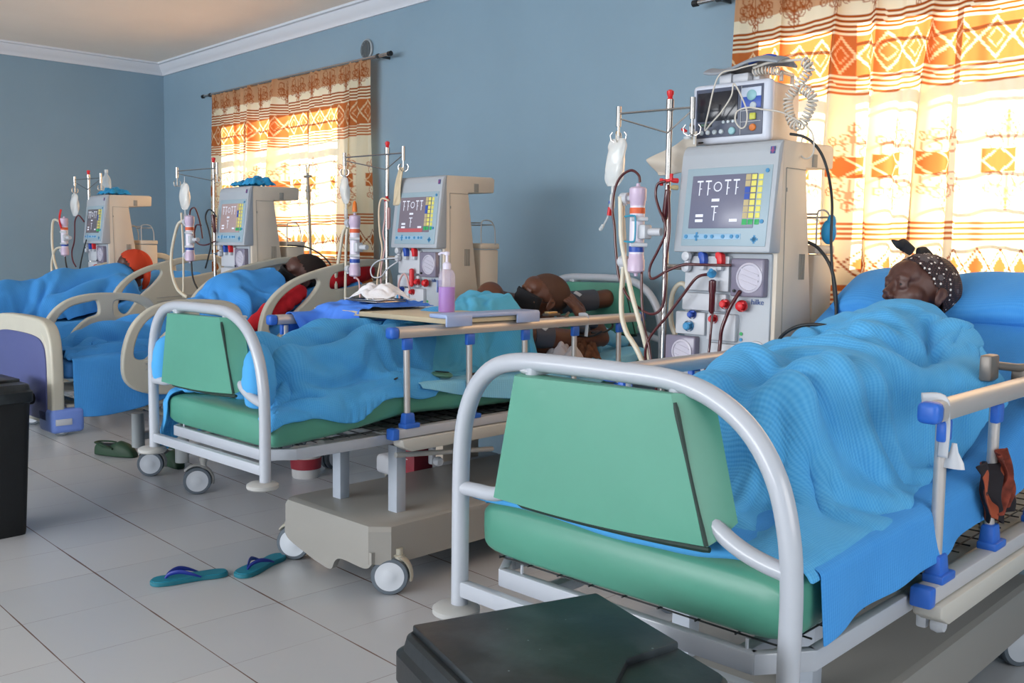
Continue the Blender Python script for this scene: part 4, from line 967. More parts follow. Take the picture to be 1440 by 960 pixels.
hose('dark red blood line dropping from the bottom of the nearest dialyzer', mp, [(-.373, -.08, 1.325), (-.370, -.08, 1.214), (-.351, -.08, 1.096), (-.325, -.08, 1.023), (-.305, -.08, .93), (-.29, -.06, .82)], .0056, blood, 'blood_line', 'tube')
hose('dark red blood line below the venous chamber of the nearest machine', mp, [(-.027, -.06, 1.175), (-.026, -.07, 1.090), (-.031, -.07, 1.02), (-.035, -.10, .90), (-.02, -.14, .80)], .0052, blood, 'blood_line', 'tube')
hose('dark red pump line with striped lower part on the nearest machine', mp, [(.084, -.04, 1.265), (.058, -.06, 1.206), (.039, -.065, 1.157), (.025, -.07, 1.107), (.020, -.07, 1.05), (.03, -.10, .92), (.05, -.13, .82)], .0075, blood, 'blood_line', 'tube')
g = G(); g.lathe([(.006, .0), (.015, -.006), (.015, -.045), (.012, -.055), (.012, -.125), (.005, -.135)], (0, 0, 0), n=16); o = g.obj('blood_chamber', blood); o.location = mp + Vector((-.030, -.062, 1.305)); tag(o, 'dark red cylindrical blood chamber on the front of the nearest machine', 'chamber')
g = G(); g.lathe([(.006, .0), (.013, -.006), (.013, -.12), (.005, -.135)], (0, 0, 0), (.12, 0, 1), n=14); o = g.obj('blood_chamber', blood); o.location = mp + Vector((-.262, -.062, 1.665)); tag(o, 'dark red blood chamber clipped to the pole of the nearest machine', 'chamber')
g = G(); g.box((0, 0, 0), (.05, .012, .012), .004); g.box((.03, 0, .012), (.012, .012, .03), .003); g.box((-.02, 0, -.005), (.012, .014, .03), .003); o = g.obj('line_clip', red_p); o.location = mp + Vector((-.275, -.065, 1.70)); tag(o, 'small red line clips on the pole of the nearest machine', 'clip')
g = G(); g.lathe([(0, 0), (.016, .003), (.019, .012), (.012, .022), (.008, .04)], (0, 0, 0), (.3, -.6, .4), n=14); o = g.obj('line_connector', kt); o.location = mp + Vector((-.042, -.05, 1.322)); tag(o, 'blue line connector above the blood chamber of the nearest machine', 'connector')
hose('milky dialysate hose hanging left of the nearest dialyzer', mp, [(-.489, -.08, 1.635), (-.486, -.08, 1.56), (-.474, -.08, 1.43), (-.475, -.08, 1.322), (-.481, -.08, 1.224), (-.475, -.08, 1.133), (-.447, -.08, 1.066), (-.416, -.08, 1.031), (-.381, -.08, .988), (-.345, -.06, .90)], .011, tubem, group=None)
hose('milky dialysate hose slanting down past the bottom of the nearest dialyzer', mp, [(-.484, -.10, 1.64), (-.479, -.10, 1.555), (-.473, -.10, 1.465), (-.447, -.10, 1.361), (-.414, -.10, 1.249), (-.377, -.10, 1.154), (-.350, -.09, 1.066), (-.335, -.05, .93)], .010, tubem)
hose('milky hose coming out of the lower left of the nearest machine', mp, [(-.20, .06, 1.20), (-.24, .03, 1.28), (-.285, .02, 1.24), (-.29, .02, 1.12), (-.25, .02, 1.02), (-.27, .02, .9)], .010, tubem)
d1 = dial('dialyzer', 'upright dialyzer with orange and blue bands beside the nearest machine', mp + Vector((-.405, -.08, 1.500)), None, h=.37)
g = G(); g.tube(cr([(-.03, -.045, .055), (.015, -.045, .058), (.027, -.045, .045), (.027, -.045, -.035), (.015, -.045, -.05), (-.03, -.045, -.048)], 5), .004, 8); g.obj('teal_clip', mat('clip_teal', '2D8FAE', .4), d1)
iv_bag('crumpled clear saline bag hanging from the left hook beside the nearest machine', mp + Vector((-.553, -.045, 1.890)), .054, .20, -.022)
g = G(); g.tube([(0, 0, 0), (-.004, 0, -.03)], .0055, 8, 0); g.tube([(-.004, 0, -.028), (-.006, 0, -.04)], .009, 10, 1); g.tube([(-.006, 0, -.055), (-.012, 0, -.09)], .010, 10, 2); g.tube([(-.004, 0, -.03), (-.02, 0, -.10), (-.05, 0, -.14)], .004, 8, 0); g.tube([(-.045, 0, -.132), (-.062, 0, -.152)], .008, 8, 0)
o = g.obj('giving_set', [clear_p, kb, red_p]); o.location = mp + Vector((-.580, -.045, 1.655)); tag(o, 'drip line with blue and red clamps under the crumpled saline bag', 'drip line')
# flat clear bag behind the pole
X = np.zeros((16, 14, 3))
for i, a in enumerate(np.linspace(0, 1, 16)):
    for j, b in enumerate(np.linspace(0, 1, 14)): p = (1 - a) * ((1 - b) * np.array([-.395, .04, 1.73]) + b * np.array([-.455, .04, 1.80])) + a * ((1 - b) * np.array([-.20, .04, 1.74]) + b * np.array([-.19, .04, 1.905])); X[i, j] = p + np.array([0, .012 * math.sin(a * 7 + b * 5), 0])
o = cloth_obj('drain_bag', X, mat('drain_bag_film', 'CFC6B8', .3, alpha=.75), None, .008); o.location = mp; tag(o, 'flat milky drain bag slung behind the pole of the nearest machine', 'bag')
g = G(); g.tube(cr([(0, 0, .0), (.02, 0, -.03), (.045, 0, -.02), (.05, 0, -.06)], 5), .004, 8, 0); g.tube([(-.012, 0, .006), (.008, 0, -.006)], .007, 8, 1); g.tube([(.0, 0, -.03), (.03, 0, -.032)], .006, 8, 0)
o = g.obj('giving_set', [clear_p, red_p]); o.location = mp + Vector((-.235, .0, 1.905)); tag(o, 'coiled clear line with a red tip by the monitor corner', 'drip line')
for z_, m_, lab in ((1.70, red_p, 'dark red plug on the display side of the nearest machine'), (1.672, ktan, 'yellow plug below the red plug on the nearest machine')):
    g = G(); g.lathe([(.010, 0), (.010, .02), (.006, .03), (0, .03)], (0, 0, 0), (-.4, -1, 0), n=12); o = g.obj('line_plug', m_); o.location = mp + Vector((-.236, -.035, z_)); tag(o, lab, 'plug')
g = G(); g.ell((0, 0, 0), (.03, .03, .05)); g.ell((.01, 0, .04), (.018, .02, .03)); o = g.obj('blue_glove_bundle', mat('glove_blue', '1F8FC6', .5)); o.location = mp + Vector((.225, .36, 1.50)); tag(o, 'bright blue bundle hooked behind the nearest machine', 'bundle')
# --- machine 2 lines
mp = m2p
d2 = dial('dialyzer', 'upright dialyzer with an orange cap left of the bare-topped machine', mp + Vector((-.555, -.10, 1.42)), None, h=.40)
iv_bag('nearly empty saline bag hanging in front of the bright far curtain', mp + Vector((-.795, -.02, 1.865)), .040, .17, .02)
hose('milky hose hanging from the top coupling of the second dialyzer', mp, [(-.64, -.10, 1.56), (-.69, -.10, 1.50), (-.714, -.10, 1.42), (-.75, -.10, 1.296), (-.774, -.10, 1.191), (-.74, -.10, 1.036), (-.70, -.05, .9)], .011, tubem)
hose('milky hose hanging straight below the second dialyzer', mp, [(-.64, -.10, 1.53), (-.655, -.10, 1.42), (-.657, -.10, 1.298), (-.657, -.10, 1.027), (-.64, -.05, .88)], .009, tubem)
hose('white looped line in front of the second dialysis machine', mp, [(-.15, -.06, 1.35), (-.22, -.09, 1.345), (-.314, -.10, 1.325), (-.378, -.10, 1.279), (-.357, -.10, 1.230), (-.27, -.10, 1.235), (-.20, -.10, 1.285), (-.15, -.06, 1.33)], .0045, white_p, 'blood_line', 'tube')
hose('pink line running up the pole of the second machine', mp, [(-.26, -.05, 1.70), (-.32, -.06, 1.712), (-.335, -.07, 1.64), (-.325, -.07, 1.50), (-.30, -.07, 1.39), (-.335, -.08, 1.22), (-.36, -.06, 1.10)], .006, mat('cream_line', 'D9C4A8', .4), 'blood_line', 'tube')
hose('thin pink line beside the pole of the second machine', mp, [(-.30, -.05, 1.69), (-.285, -.06, 1.60), (-.29, -.07, 1.50), (-.27, -.07, 1.42), (-.30, -.08, 1.26), (-.31, -.06, 1.10)], .005, pinkt, 'blood_line', 'tube')
hose('thin pink line falling from the bottom of the second dialyzer', mp, [(-.555, -.10, 1.225), (-.51, -.10, 1.20), (-.499, -.10, 1.14), (-.49, -.10, 1.09), (-.48, -.06, 1.0)], .006, pinkt, 'blood_line', 'tube')
hose('pink arch of line on the front of the second machine', mp, [(-.13, -.05, 1.05), (-.13, -.07, 1.18), (-.09, -.07, 1.25), (-.05, -.07, 1.24), (-.03, -.06, 1.16)], .006, pinkt, 'blood_line', 'tube')
g = G(); g.lathe([(.006, .0), (.015, -.006), (.015, -.10), (.005, -.11)], n=14); o = g.obj('blood_chamber', red_p); o.location = mp + Vector((-.025, -.05, 1.29)); tag(o, 'red blood chamber on the front of the second machine', 'chamber')
g = G(); g.lathe([(.006, .0), (.013, -.006), (.013, -.12), (.005, -.135)], n=14); o = g.obj('blood_chamber', pinkt); o.location = mp + Vector((-.29, -.03, 1.66)); tag(o, 'pale pink chamber clipped to the pole of the second machine', 'chamber')
g = G(); g.lathe([(.004, .05), (.012, .035), (.016, .0), (.016, -.02)], (0, 0, .235), n=12); g.obj('top_cap', mat('cap_orange', 'E0792C', .4), d2, label='bright orange top cap')
g = G(); g.box((0, 0, 0), (.05, .014, .014), .004); g.box((.0, 0, .01), (.014, .014, .03), .003); o = g.obj('line_clip', red_p); o.location = mp + Vector((-.30, -.035, 1.705)); tag(o, 'small red clip on the pole of the second machine', 'clip')
X = np.zeros((8, 14, 3))
for i, a in enumerate(np.linspace(-1, 1, 8)):
    for j, b in enumerate(np.linspace(0, 1, 14)): X[i, j] = (-.165 + a * (.012 + .035 * b) - .05 * b, -.03 + .01 * math.sin(a * 3 + b * 4), 1.90 - .23 * b)
o = cloth_obj('drain_bag', X, mat('drain_bag_film2', 'D9C8A8', .3, alpha=.85), None, .008); o.location = mp; tag(o, 'narrow cream bag hanging from the right hook of the second machine', 'bag')
# --- machine 3 lines
mp = m3p
dial('dialyzer', 'third dialyzer with dark blue cap, left of the machine in front of the far curtain', mp + Vector((-.555, -.10, 1.46)), None, h=.36)
iv_bag('rectangular full saline bag hanging left of the far curtain', mp + Vector((-.74, -.05, 1.885)), .066, .20, 0.)
hose('milky hose curving down left of the third dialyzer', mp, [(-.64, -.10, 1.60), (-.753, -.10, 1.572), (-.827, -.10, 1.476), (-.890, -.10, 1.329), (-.882, -.10, 1.181), (-.788, -.10, 1.062), (-.623, -.10, 1.008)], .012, tubem)
hose('milky drip line below the rectangular saline bag', mp, [(-.74, -.08, 1.66), (-.735, -.08, 1.58), (-.72, -.08, 1.40), (-.72, -.08, 1.2), (-.73, -.08, 1.0)], .008, tubem)
hose('dark red line rising from the top of the third dialyzer', mp, [(-.55, -.10, 1.64), (-.53, -.10, 1.68), (-.46, -.10, 1.69), (-.40, -.10, 1.62), (-.364, -.10, 1.545), (-.340, -.10, 1.46)], .006, blood, 'blood_line', 'tube')
hose('dark line arching left of the third machine screen', mp, [(-.15, -.08, 1.62), (-.18, -.10, 1.665), (-.245, -.10, 1.668), (-.285, -.10, 1.614), (-.235, -.10, 1.52), (-.205, -.10, 1.42), (-.25, -.10, 1.32), (-.30, -.10, 1.24)], .006, blackc, 'blood_line', 'tube')
hose('dark red loop crossing between the third dialyzer and its machine', mp, [(-.36, -.10, 1.56), (-.44, -.10, 1.56), (-.475, -.10, 1.50), (-.45, -.10, 1.44), (-.38, -.10, 1.415), (-.27, -.10, 1.415), (-.17, -.08, 1.442)], .006, blood, 'blood_line', 'tube')
hose('black line dropping below the third dialyzer', mp, [(-.535, -.10, 1.30), (-.525, -.10, 1.20), (-.49, -.10, 1.13), (-.419, -.10, 1.07)], .007, blackc, 'blood_line', 'tube')
g = G(); g.lathe([(.006, .0), (.016, -.006), (.012, -.13), (.005, -.14)], (0, 0, 0), (-.2, 0, 1), n=14); o = g.obj('blood_chamber', blood); o.location = mp + Vector((-.225, -.07, 1.64)); tag(o, 'dark chamber beside the third machine screen', 'chamber')
# --- machine 4 lines
mp = m4p
dial('dialyzer', 'dialyzer of the farthest machine against the plain blue wall', mp + Vector((-.575, -.10, 1.47)), None, h=.36)
iv_bag('rounded clear bag hanging in front of the plain left wall', mp + Vector((-.43, -.05, 1.86)), .070, .20, 0., drip=False)
hose('milky hose hanging at the far left of the farthest machine', mp, [(-.66, -.10, 1.60), (-.80, -.10, 1.63), (-.88, -.10, 1.61), (-.915, -.10, 1.50), (-.917, -.10, 1.388), (-.88, -.10, 1.26), (-.80, -.10, 1.16), (-.70, -.10, 1.10)], .012, tubem)
hose('milky hose bowing out below the farthest dialyzer', mp, [(-.64, -.10, 1.37), (-.80, -.10, 1.36), (-.90, -.10, 1.30), (-.955, -.10, 1.19), (-.93, -.10, 1.03)], .011, tubem)
hose('dark red line arching to the farthest machine', mp, [(-.12, -.08, 1.603), (-.17, -.10, 1.655), (-.235, -.10, 1.655), (-.295, -.10, 1.606), (-.31, -.10, 1.50), (-.33, -.10, 1.42), (-.395, -.10, 1.33), (-.37, -.10, 1.25), (-.30, -.10, 1.20)], .0065, mat('dull_red_line', '5A2530', .4), 'blood_line', 'tube')
hose('dark line in front of the farthest machine', mp, [(-.077, -.08, 1.446), (-.143, -.10, 1.287), (-.21, -.10, 1.17), (-.270, -.10, 1.084)], .006, blackc, 'blood_line', 'tube')
hose('dark line below the farthest dialyzer', mp, [(-.575, -.10, 1.30), (-.56, -.10, 1.23), (-.52, -.10, 1.17), (-.437, -.10, 1.14)], .007, blackc, 'blood_line', 'tube')
hose('red curved line on top of the farthest dialyzer', mp, [(-.62, -.11, 1.72), (-.60, -.13, 1.66), (-.57, -.14, 1.60), (-.535, -.14, 1.55)], .009, red_p, 'blood_line', 'tube')
# blue bundles on machines 3 and 4
glv = mat('glove_blue', '1F8FC6', .5)
def bundle(label, loc, sx, sy, sz, seed):
    rs = np.random.RandomState(seed); X = np.zeros((26, 20, 3))
    for i, a in enumerate(np.linspace(-1, 1, 26)):
        for j, b in enumerate(np.linspace(-1, 1, 20)):
            r = max(abs(a), abs(b)); h = sz * (1 - r ** 4) * (.72 + .28 * math.sin(a * 6 + seed) * math.cos(b * 5 + seed)) + .010 * math.sin(a * 17 + b * 9 + seed)
            X[i, j] = (a * sx * (1 + .06 * math.sin(9 * b + seed)), b * sy * (1 + .06 * math.sin(8 * a)), max(h, .0))
    o = cloth_obj('cloth_bundle', X, glv, None, .004); o.location = loc; return tag(o, label, 'cloth bundle')
bundle('flat bright blue folded bundle on the left of the third machine top', m3p + Vector((-.115, .13, 1.85)), .085, .085, .045, 1)
bundle('taller bright blue folded bundle on the right of the third machine top', m3p + Vector((.075, .14, 1.85)), .095, .09, .075, 4)
bundle('bright blue bundle on top of the farthest machine', m4p + Vector((-.00, .14, 1.85)), .15, .10, .07, 6)
t = thing('clear_bottle', 'upside down clear bottle standing on the farthest machine top', 'bottle', m4p + Vector((-.16, .14, 1.845)))
g = G(); g.lathe([(.0, 0), (.038, .002), (.040, .02), (.040, .14), (.030, .17), (.014, .19), (.014, .21)], n=20); g.obj('bottle_body', mat('bottle_film', 'C9D6DE', .15, alpha=.45), t)
g = G(); g.tube([(0, 0, .208), (0, 0, .235)], .016, 12); g.obj('cap', clear_p, t)
# ------------------------------------------------------------------ people
def limb(g, pts, rs):
    g.tube(cr([(*p, r) for p, r in zip(pts, rs)], 5) and [q[:3] for q in cr([(*p, r) for p, r in zip(pts, rs)], 5)], [q[3] for q in cr([(*p, r) for p, r in zip(pts, rs)], 5)], 14)
    for p, r in zip(pts, rs): g.ell(p, r * .99, n=14, m=10)
def head_parts(g, M_, s=1.15):
    h = G()
    E = lambda c, r, rot=None: h.ell(c, r, rot, n=20, m=14)
    E((0, -.014, .036), (.074, .094, .080)); E((0, .030, -.015), (.061, .060, .083)); E((0, .030, -.062), (.053, .055, .045)); E((0, .068, -.096), (.022, .018, .017))
    E((0, .052, .045), (.058, .045, .045))
    for s_ in (-1, 1):
        E((s_ * .040, .046, -.014), (.027, .030, .026)); E((s_ * .036, .040, -.045), (.026, .034, .036)); E((s_ * .033, .045, -.075), (.024, .030, .024))
        h.tube([(s_ * .012, .091, .026), (s_ * .030, .091, .031), (s_ * .050, .076, .024)], [.007, .008, .006], 10)
        E((s_ * .012, .099, -.028), (.009, .010, .008))
        h.tube([(s_ * .016, .084, .013), (s_ * .030, .0905, .0165), (s_ * .046, .078, .010)], [.005, .0070, .005], 8)
        h.tube([(s_ * .016, .084, .002), (s_ * .030, .0885, -.001), (s_ * .046, .077, .003)], [.004, .0045, .004], 8)
        E((s_ * .078, -.008, -.008), (.007, .019, .030), (0, s_ * .15, s_ * -.35)); h.tube([(s_ * .082, -.018, .018), (s_ * .088, -.022, .0), (s_ * .080, -.006, -.032)], .005, 8)
    h.tube([(0, .088, .018), (0, .098, -.002), (0, .109, -.022)], [.008, .009, .013], 12)
    E((0, .092, -.053), (.024, .011, .007)); E((0, .089, -.066), (.021, .012, .009))
    limb(h, [(0, -.020, -.06), (0, -.040, -.13), (0, -.055, -.20)], [.054, .052, .060])
    g.add(h.v, h.f, 0, M_ @ Matrix.Diagonal((s, s, s, 1)))
def hand(g, wrist, dirv, palm_n, s=1.15, curl=.5, side=1):
    """palm and five fingers growing from the wrist along dirv, curling towards palm_n"""
    d = Vector(dirv).normalized(); n = Vector(palm_n); n = (n - d * n.dot(d)).normalized(); a = d.cross(n) * side; w_ = Vector(wrist)
    R_ = Matrix((a, d, n)).transposed().to_4x4()
    g.ell(w_ + d * .045 * s, (.040 * s, .050 * s, .016 * s), R_, n=16, m=10)
    tips = []
    for k, (off, ln) in enumerate(((-.030, .068), (-.011, .078), (.010, .074), (.029, .058))):
        p = w_ + d * .080 * s + a * off * s; dd = (d + a * off * 2.2).normalized(); pts = [p]; ang = 0
        for q, fr in enumerate((.45, .30, .25)):
            ang += curl * (.45 + .35 * q); v = dd * math.cos(ang) + n * math.sin(ang); p = p + v * ln * fr * s; pts.append(p)
        limb(g, [tuple(x) for x in pts], [.0105 * s, .0098 * s, .0090 * s, .0078 * s]); tips.append((pts[-1], (pts[-1] - pts[-2]).normalized()))
    p = w_ + d * .025 * s - a * .034 * s; v = (d * .65 - a * .75 + n * .25).normalized(); q1 = p + v * .035 * s; q2 = q1 + (d * .9 - a * .25 + n * .35).normalized() * .034 * s
    limb(g, [tuple(p), tuple(q1), tuple(q2)], [.014 * s, .0115 * s, .0095 * s])
    return tips
def remesh(name, g, voxel, material, parent, smooth_it=3):
    o = g.obj(name, material, parent, ang=180)
    m = o.modifiers.new('r', 'REMESH'); m.mode = 'VOXEL'; m.voxel_size = voxel; m.use_smooth_shade = True
    m = o.modifiers.new('s', 'SMOOTH'); m.iterations = smooth_it; m.factor = .5
    bpy.context.view_layer.update(); dg = bpy.context.evaluated_depsgraph_get(); me = bpy.data.meshes.new_from_object(o.evaluated_get(dg)); old = o.data
    o.modifiers.clear(); o.data = me; me.name = name; bpy.data.meshes.remove(old)
    me.polygons.foreach_set('use_smooth', [True] * len(me.polygons)); return o
def head_matrix(c, fwd, up):
    f = Vector(fwd).normalized(); u = Vector(up); u = (u - f * u.dot(f)).normalized(); r = f.cross(u)
    M_ = Matrix((r, f, u)).transposed().to_4x4(); M_.translation = Vector(c); return M_
def eyes(root, M_, s=1.15, r=.0095):
    for s_ in (-1, 1):
        g = G(); c = M_ @ Vector((s_ * .031 * s, .0795 * s, .0075 * s)); R_ = M_.to_3x3().to_4x4(); g.ell(c, r * s, n=16, m=12)
        f = (M_.to_3x3() @ Vector((0, 1, 0))).normalized(); g.ell(c + f * r * s * .62, (.0062 * s, .0062 * s, .0062 * s), n=12, m=8, mi=1); g.obj('eye', [eyew, blk], root)
def scarf_mat():
    m = mat('headscarf_print', '2A2224', .8); nt, L, M = nodes_tools(m); b = nt.nodes['Principled BSDF']; tc = nt.nodes['Texture Coordinate']
    v = nt.nodes.new('ShaderNodeTexVoronoi'); v.inputs['Scale'].default_value = 55; v.inputs['Randomness'].default_value = .25; L(tc.outputs['Object'], v.inputs['Vector'])
    v2 = nt.nodes.new('ShaderNodeTexVoronoi'); v2.inputs['Scale'].default_value = 150; v2.inputs['Randomness'].default_value = .1; L(tc.outputs['Object'], v2.inputs['Vector'])
    n = nt.nodes.new('ShaderNodeTexNoise'); n.inputs['Scale'].default_value = 9; L(tc.outputs['Object'], n.inputs['Vector'])
    a = nt.nodes.new('ShaderNodeMix'); a.data_type = 'RGBA'; a.inputs[6].default_value = (*lin('2B2226'), 1); a.inputs[7].default_value = (*lin('6E4B46'), 1); L(M('LESS_THAN', v2.outputs['Distance'], .28), a.inputs[0])
    c = nt.nodes.new('ShaderNodeMix'); c.data_type = 'RGBA'; c.inputs[7].default_value = (*lin('6A6467'), 1); L(a.outputs[2], c.inputs[6]); L(M('MULTIPLY', M('GREATER_THAN', n.outputs[0], .58), .6), c.inputs[0])
    e = nt.nodes.new('ShaderNodeMix'); e.data_type = 'RGBA'; e.inputs[7].default_value = (*lin('D8D2CC'), 1); L(c.outputs[2], e.inputs[6]); L(M('LESS_THAN', v.outputs['Distance'], .24), e.inputs[0]); L(e.outputs[2], b.inputs['Base Color']); return m
blanket_m = knit('blanket_blue', '3390D2', '6DBDEA', 1.0, 110, 85)
blanket2_m = knit('blanket_blue_b', '3390D2', '62B2E6', .9, 110, 85)
sheet_m = knit('sheet_blue', '3488D6', '52A2E4', .8, 150, 110)
sheet_dark = knit('sheet_blue_dark', '3181CE', '4FA0E0', .6, 150, 110)
cyan_m = knit('cyan_gown', '43A4CE', '6FC0E0', .5, 120, 100)
lcyan_m = knit('pale_cyan_blanket', '6FB9DE', '93CFEA', .9, 90, 70)

def topz(path):
    P = cr(path, 10); ys = np.array([p[0] for p in P]); zs = np.array([p[1] for p in P])
    return lambda y: np.interp(y, ys, zs)
def mat_sdf(path, half, th=.15):
    """distance to a mattress whose top follows path (approximate, good near the top)"""
    tz = topz(path); y0, y1 = path[0][0], path[-1][0]
    def f(p):
        y = p[..., 1]; t = tz(y); sl = (tz(y + .02) - tz(y - .02)) / .04; c = 1 / np.sqrt(1 + sl * sl)
        dz = (p[..., 2] - t) * c; dx = np.abs(p[..., 0]) - half; dy = np.maximum(y0 - y, y - y1); db = (t - th - p[..., 2])
        r = .03; q = np.stack([dx + r, dy + r, np.maximum(dz, db) + r], -1)
        return np.linalg.norm(np.maximum(q, 0), axis=-1) + np.minimum(q.max(-1), 0) - r
    return f

# ---- the woman in the nearest bed (bed coordinates: x across, y towards the head)
w1 = thing('person', 'person in a dark dotted headscarf lying under a blue blanket up to the mouth', 'person', B1, R1)
HM1 = head_matrix((-.055, 1.88, 1.265), (-.50, -.82, .26), (.06, .34, .93))
g = G(); head_parts(g, HM1, 1.27)
limb(g, [(-.04, 1.76, 1.08), (-.03, 1.55, 1.02), (0, 1.28, .975), (0, 1.08, .95)], [.12, .135, .13, .13])
limb(g, [(-.22, 1.66, 1.07), (-.04, 1.70, 1.08), (.16, 1.64, 1.07)], [.07, .08, .07]); g.ell((-.1, 1.55, 1.05), .09); g.ell((.05, 1.55, 1.05), .09)
for s_ in (-1, 1):
    limb(g, [(s_ * .20, 1.62, 1.05), (s_ * .27, 1.36, .96), (s_ * .20, 1.18, 1.00)], [.055, .042, .030]); hand(g, (s_ * .20, 1.18, .99), (-s_ * .8, -.2, .05), (0, 0, -1), curl=.4, side=s_)
    limb(g, [(s_ * .09, 1.08, .94), (s_ * .13, .82, 1.01), (s_ * .10, .62, .90)], [.10, .062, .045]); limb(g, [(s_ * .10, .61, .89), (s_ * .11, .58, .95), (s_ * .11, .59, 1.01)], [.040, .038, .026])
remesh('body', g, .0055, skin1, w1); eyes(w1, HM1, 1.27)
# headscarf: shell over the crown with a knot on top
def shell(M_, c, r, cut, n=40, m=26, wr=.003, seed=0, s=1.15):
    vs = []; fs = []; rs = np.random.RandomState(seed); ph = rs.rand(6) * 6
    for i in range(m + 1):
        t = PI / 2 - (PI * .98) * i / m
        for k in range(n):
            a = 2 * PI * k / n; p = Vector((math.cos(t) * math.cos(a), math.cos(t) * math.sin(a), math.sin(t)))
            q = 1 + wr * 10 * (.5 * math.sin(9 * a + ph[0] + 3 * t) + .3 * math.sin(17 * a + ph[1]))
            vs.append(Vector((p.x * r[0] * q, p.y * r[1] * q, p.z * r[2] * q)) + Vector(c))
    keep = [cut(v) for v in vs]
    for i in range(m):
        for k in range(n):
            f = (i * n + k, i * n + (k + 1) % n, (i + 1) * n + (k + 1) % n, (i + 1) * n + k)
            if all(keep[x] for x in f): fs.append(f)
    used = sorted({x for f in fs for x in f}); mp_ = {x: i for i, x in enumerate(used)}
    return [tuple(M_ @ (vs[x] * s)) for x in used], [tuple(mp_[x] for x in f) for f in fs]
sm = scarf_mat()
v, f = shell(HM1, (0, -.016, .032), (.084, .104, .094), lambda v: v.z > (.062 + (v.y - .05) * 1.15 if v.y > -.02 else -.018 + (v.y + .02) * .9), seed=2, s=1.27, n=80, m=52)
g = G(); g.add(v, f); sc_ = g.obj('headscarf', sm, w1, ang=180); m = sc_.modifiers.new('s', 'SOLIDIFY'); m.thickness = .008; m.offset = 1
g = G()
for pts, rr in (([(0, .05, .118), (0, .085, .128), (-.01, .108, .122), (-.01, .132, .127)], [.014, .018, .012, .002]), ([(0, .03, .122), (.01, .0, .132), (.01, -.035, .124)], [.013, .015, .004])):
    g.tube([tuple(HM1 @ (Vector(p) * 1.27)) for p in cr(pts, 5)] , list(np.interp(np.linspace(0, 1, (len(pts) - 1) * 5 + 1), np.linspace(0, 1, len(rr)), [r * 1.27 for r in rr])), 10, sx=.6)
g.obj('scarf_knot', mat('scarf_knot_black', '26262B', .8), sc_)
g = G(); c = HM1 @ (Vector((.083, -.004, -.045)) * 1.27); g.ell(c, .0065); g.obj('earring', mat('gold_dull', '9A7B4A', .35, metal=.8), w1)

def sheet_on(name, label, path, half, drop, mtl, loc, rz, y0, y1, seed=0, far=.05, off=.010, foot=None, cat='sheet', dropfun=None, wr=.004, parent_tag=True):
    """bed sheet following the mattress top and hanging down its sides"""
    tz = topz(path); rs = np.random.RandomState(seed); ph = rs.rand(8) * 6.3; ny = int((y1 - y0) / .025) + 1; Y = np.linspace(y0, y1, ny); rows = []
    for y_ in Y:
        t = float(tz(y_)) ; d = dropfun(y_) if dropfun else drop; row = []
        for q in np.linspace(0, 1, 8): row.append((-half - off - .004, -far * (1 - q)))
        for q in np.linspace(-1, 1, 30): e = 1 - abs(q) ** 10; row.append((q * half, off + wr * math.sin(q * 7 + y_ * 5 + ph[0]) + wr * .7 * math.sin(q * 13 - y_ * 11 + ph[1])))
        for q in np.linspace(0, 1, 16): row.append((half + off + .006 + .012 * q * math.sin(y_ * 9 + ph[2]) + .006 * q * math.sin(y_ * 23 + ph[3]) + .010 * q, -d * q))
        sl = (float(tz(y_ + .02)) - float(tz(y_ - .02))) / .04; c = 1 / math.sqrt(1 + sl * sl)
        rows.append([(a, y_ - (b * sl * c if b > 0 else b * sl * c * .9), t + (b * c if b > 0 else b)) for a, b in row])
    X = np.array(rows).transpose(1, 0, 2); o = cloth_obj(name, X, mtl, None, .005, smooth=2); place(o, loc, rz); return tag(o, label, cat)
sheet_on('bed_sheet', 'smooth blue sheet covering the nearest mattress and hanging over its near side', M1, .445, .17, sheet_m, B1, R1, .12, 2.19, 3, dropfun=lambda y_: .155 - .06 * max(0, y_ - .1) if y_ < 1.0 else max(.08, .10 + (y_ - 1.) * .1))
# pillow under the sheet at the top of the nearest backrest
g = G(); P_ = []
nx_, ny_ = 40, 22; vs = []
for i in range(nx_):
    for j in range(ny_):
        a = 2 * PI * j / ny_; q = -1 + 2 * i / (nx_ - 1); e = max(0, 1 - abs(q) ** 7) ** .5; cx = q * .43
        yy, zz = .17 * math.copysign(abs(math.cos(a)) ** .7, math.cos(a)) * (.75 + .25 * e), .062 * e * math.copysign(abs(math.sin(a)) ** .8, math.sin(a)) * (1 + .10 * math.sin(9 * q + a))
        vs.append((cx, 2.07 + yy * .9 - zz * .42, 1.262 + yy * .42 + zz * .9 - .02 * math.exp(-((cx + .05) / .13) ** 2)))
fs = [(i * ny_ + j, (i + 1) * ny_ + j, (i + 1) * ny_ + (j + 1) % ny_, i * ny_ + (j + 1) % ny_) for i in range(nx_ - 1) for j in range(ny_)] + [tuple(range(ny_)), tuple(range((nx_ - 1) * ny_, nx_ * ny_))[::-1]]
g.add(vs, fs); g.uv = [(v[0], v[1]) for v in vs]; o = g.obj('pillow', sheet_m, ang=180); place(o, B1, R1); tag(o, 'wide blue pillow along the top of the nearest raised backrest', 'pillow')
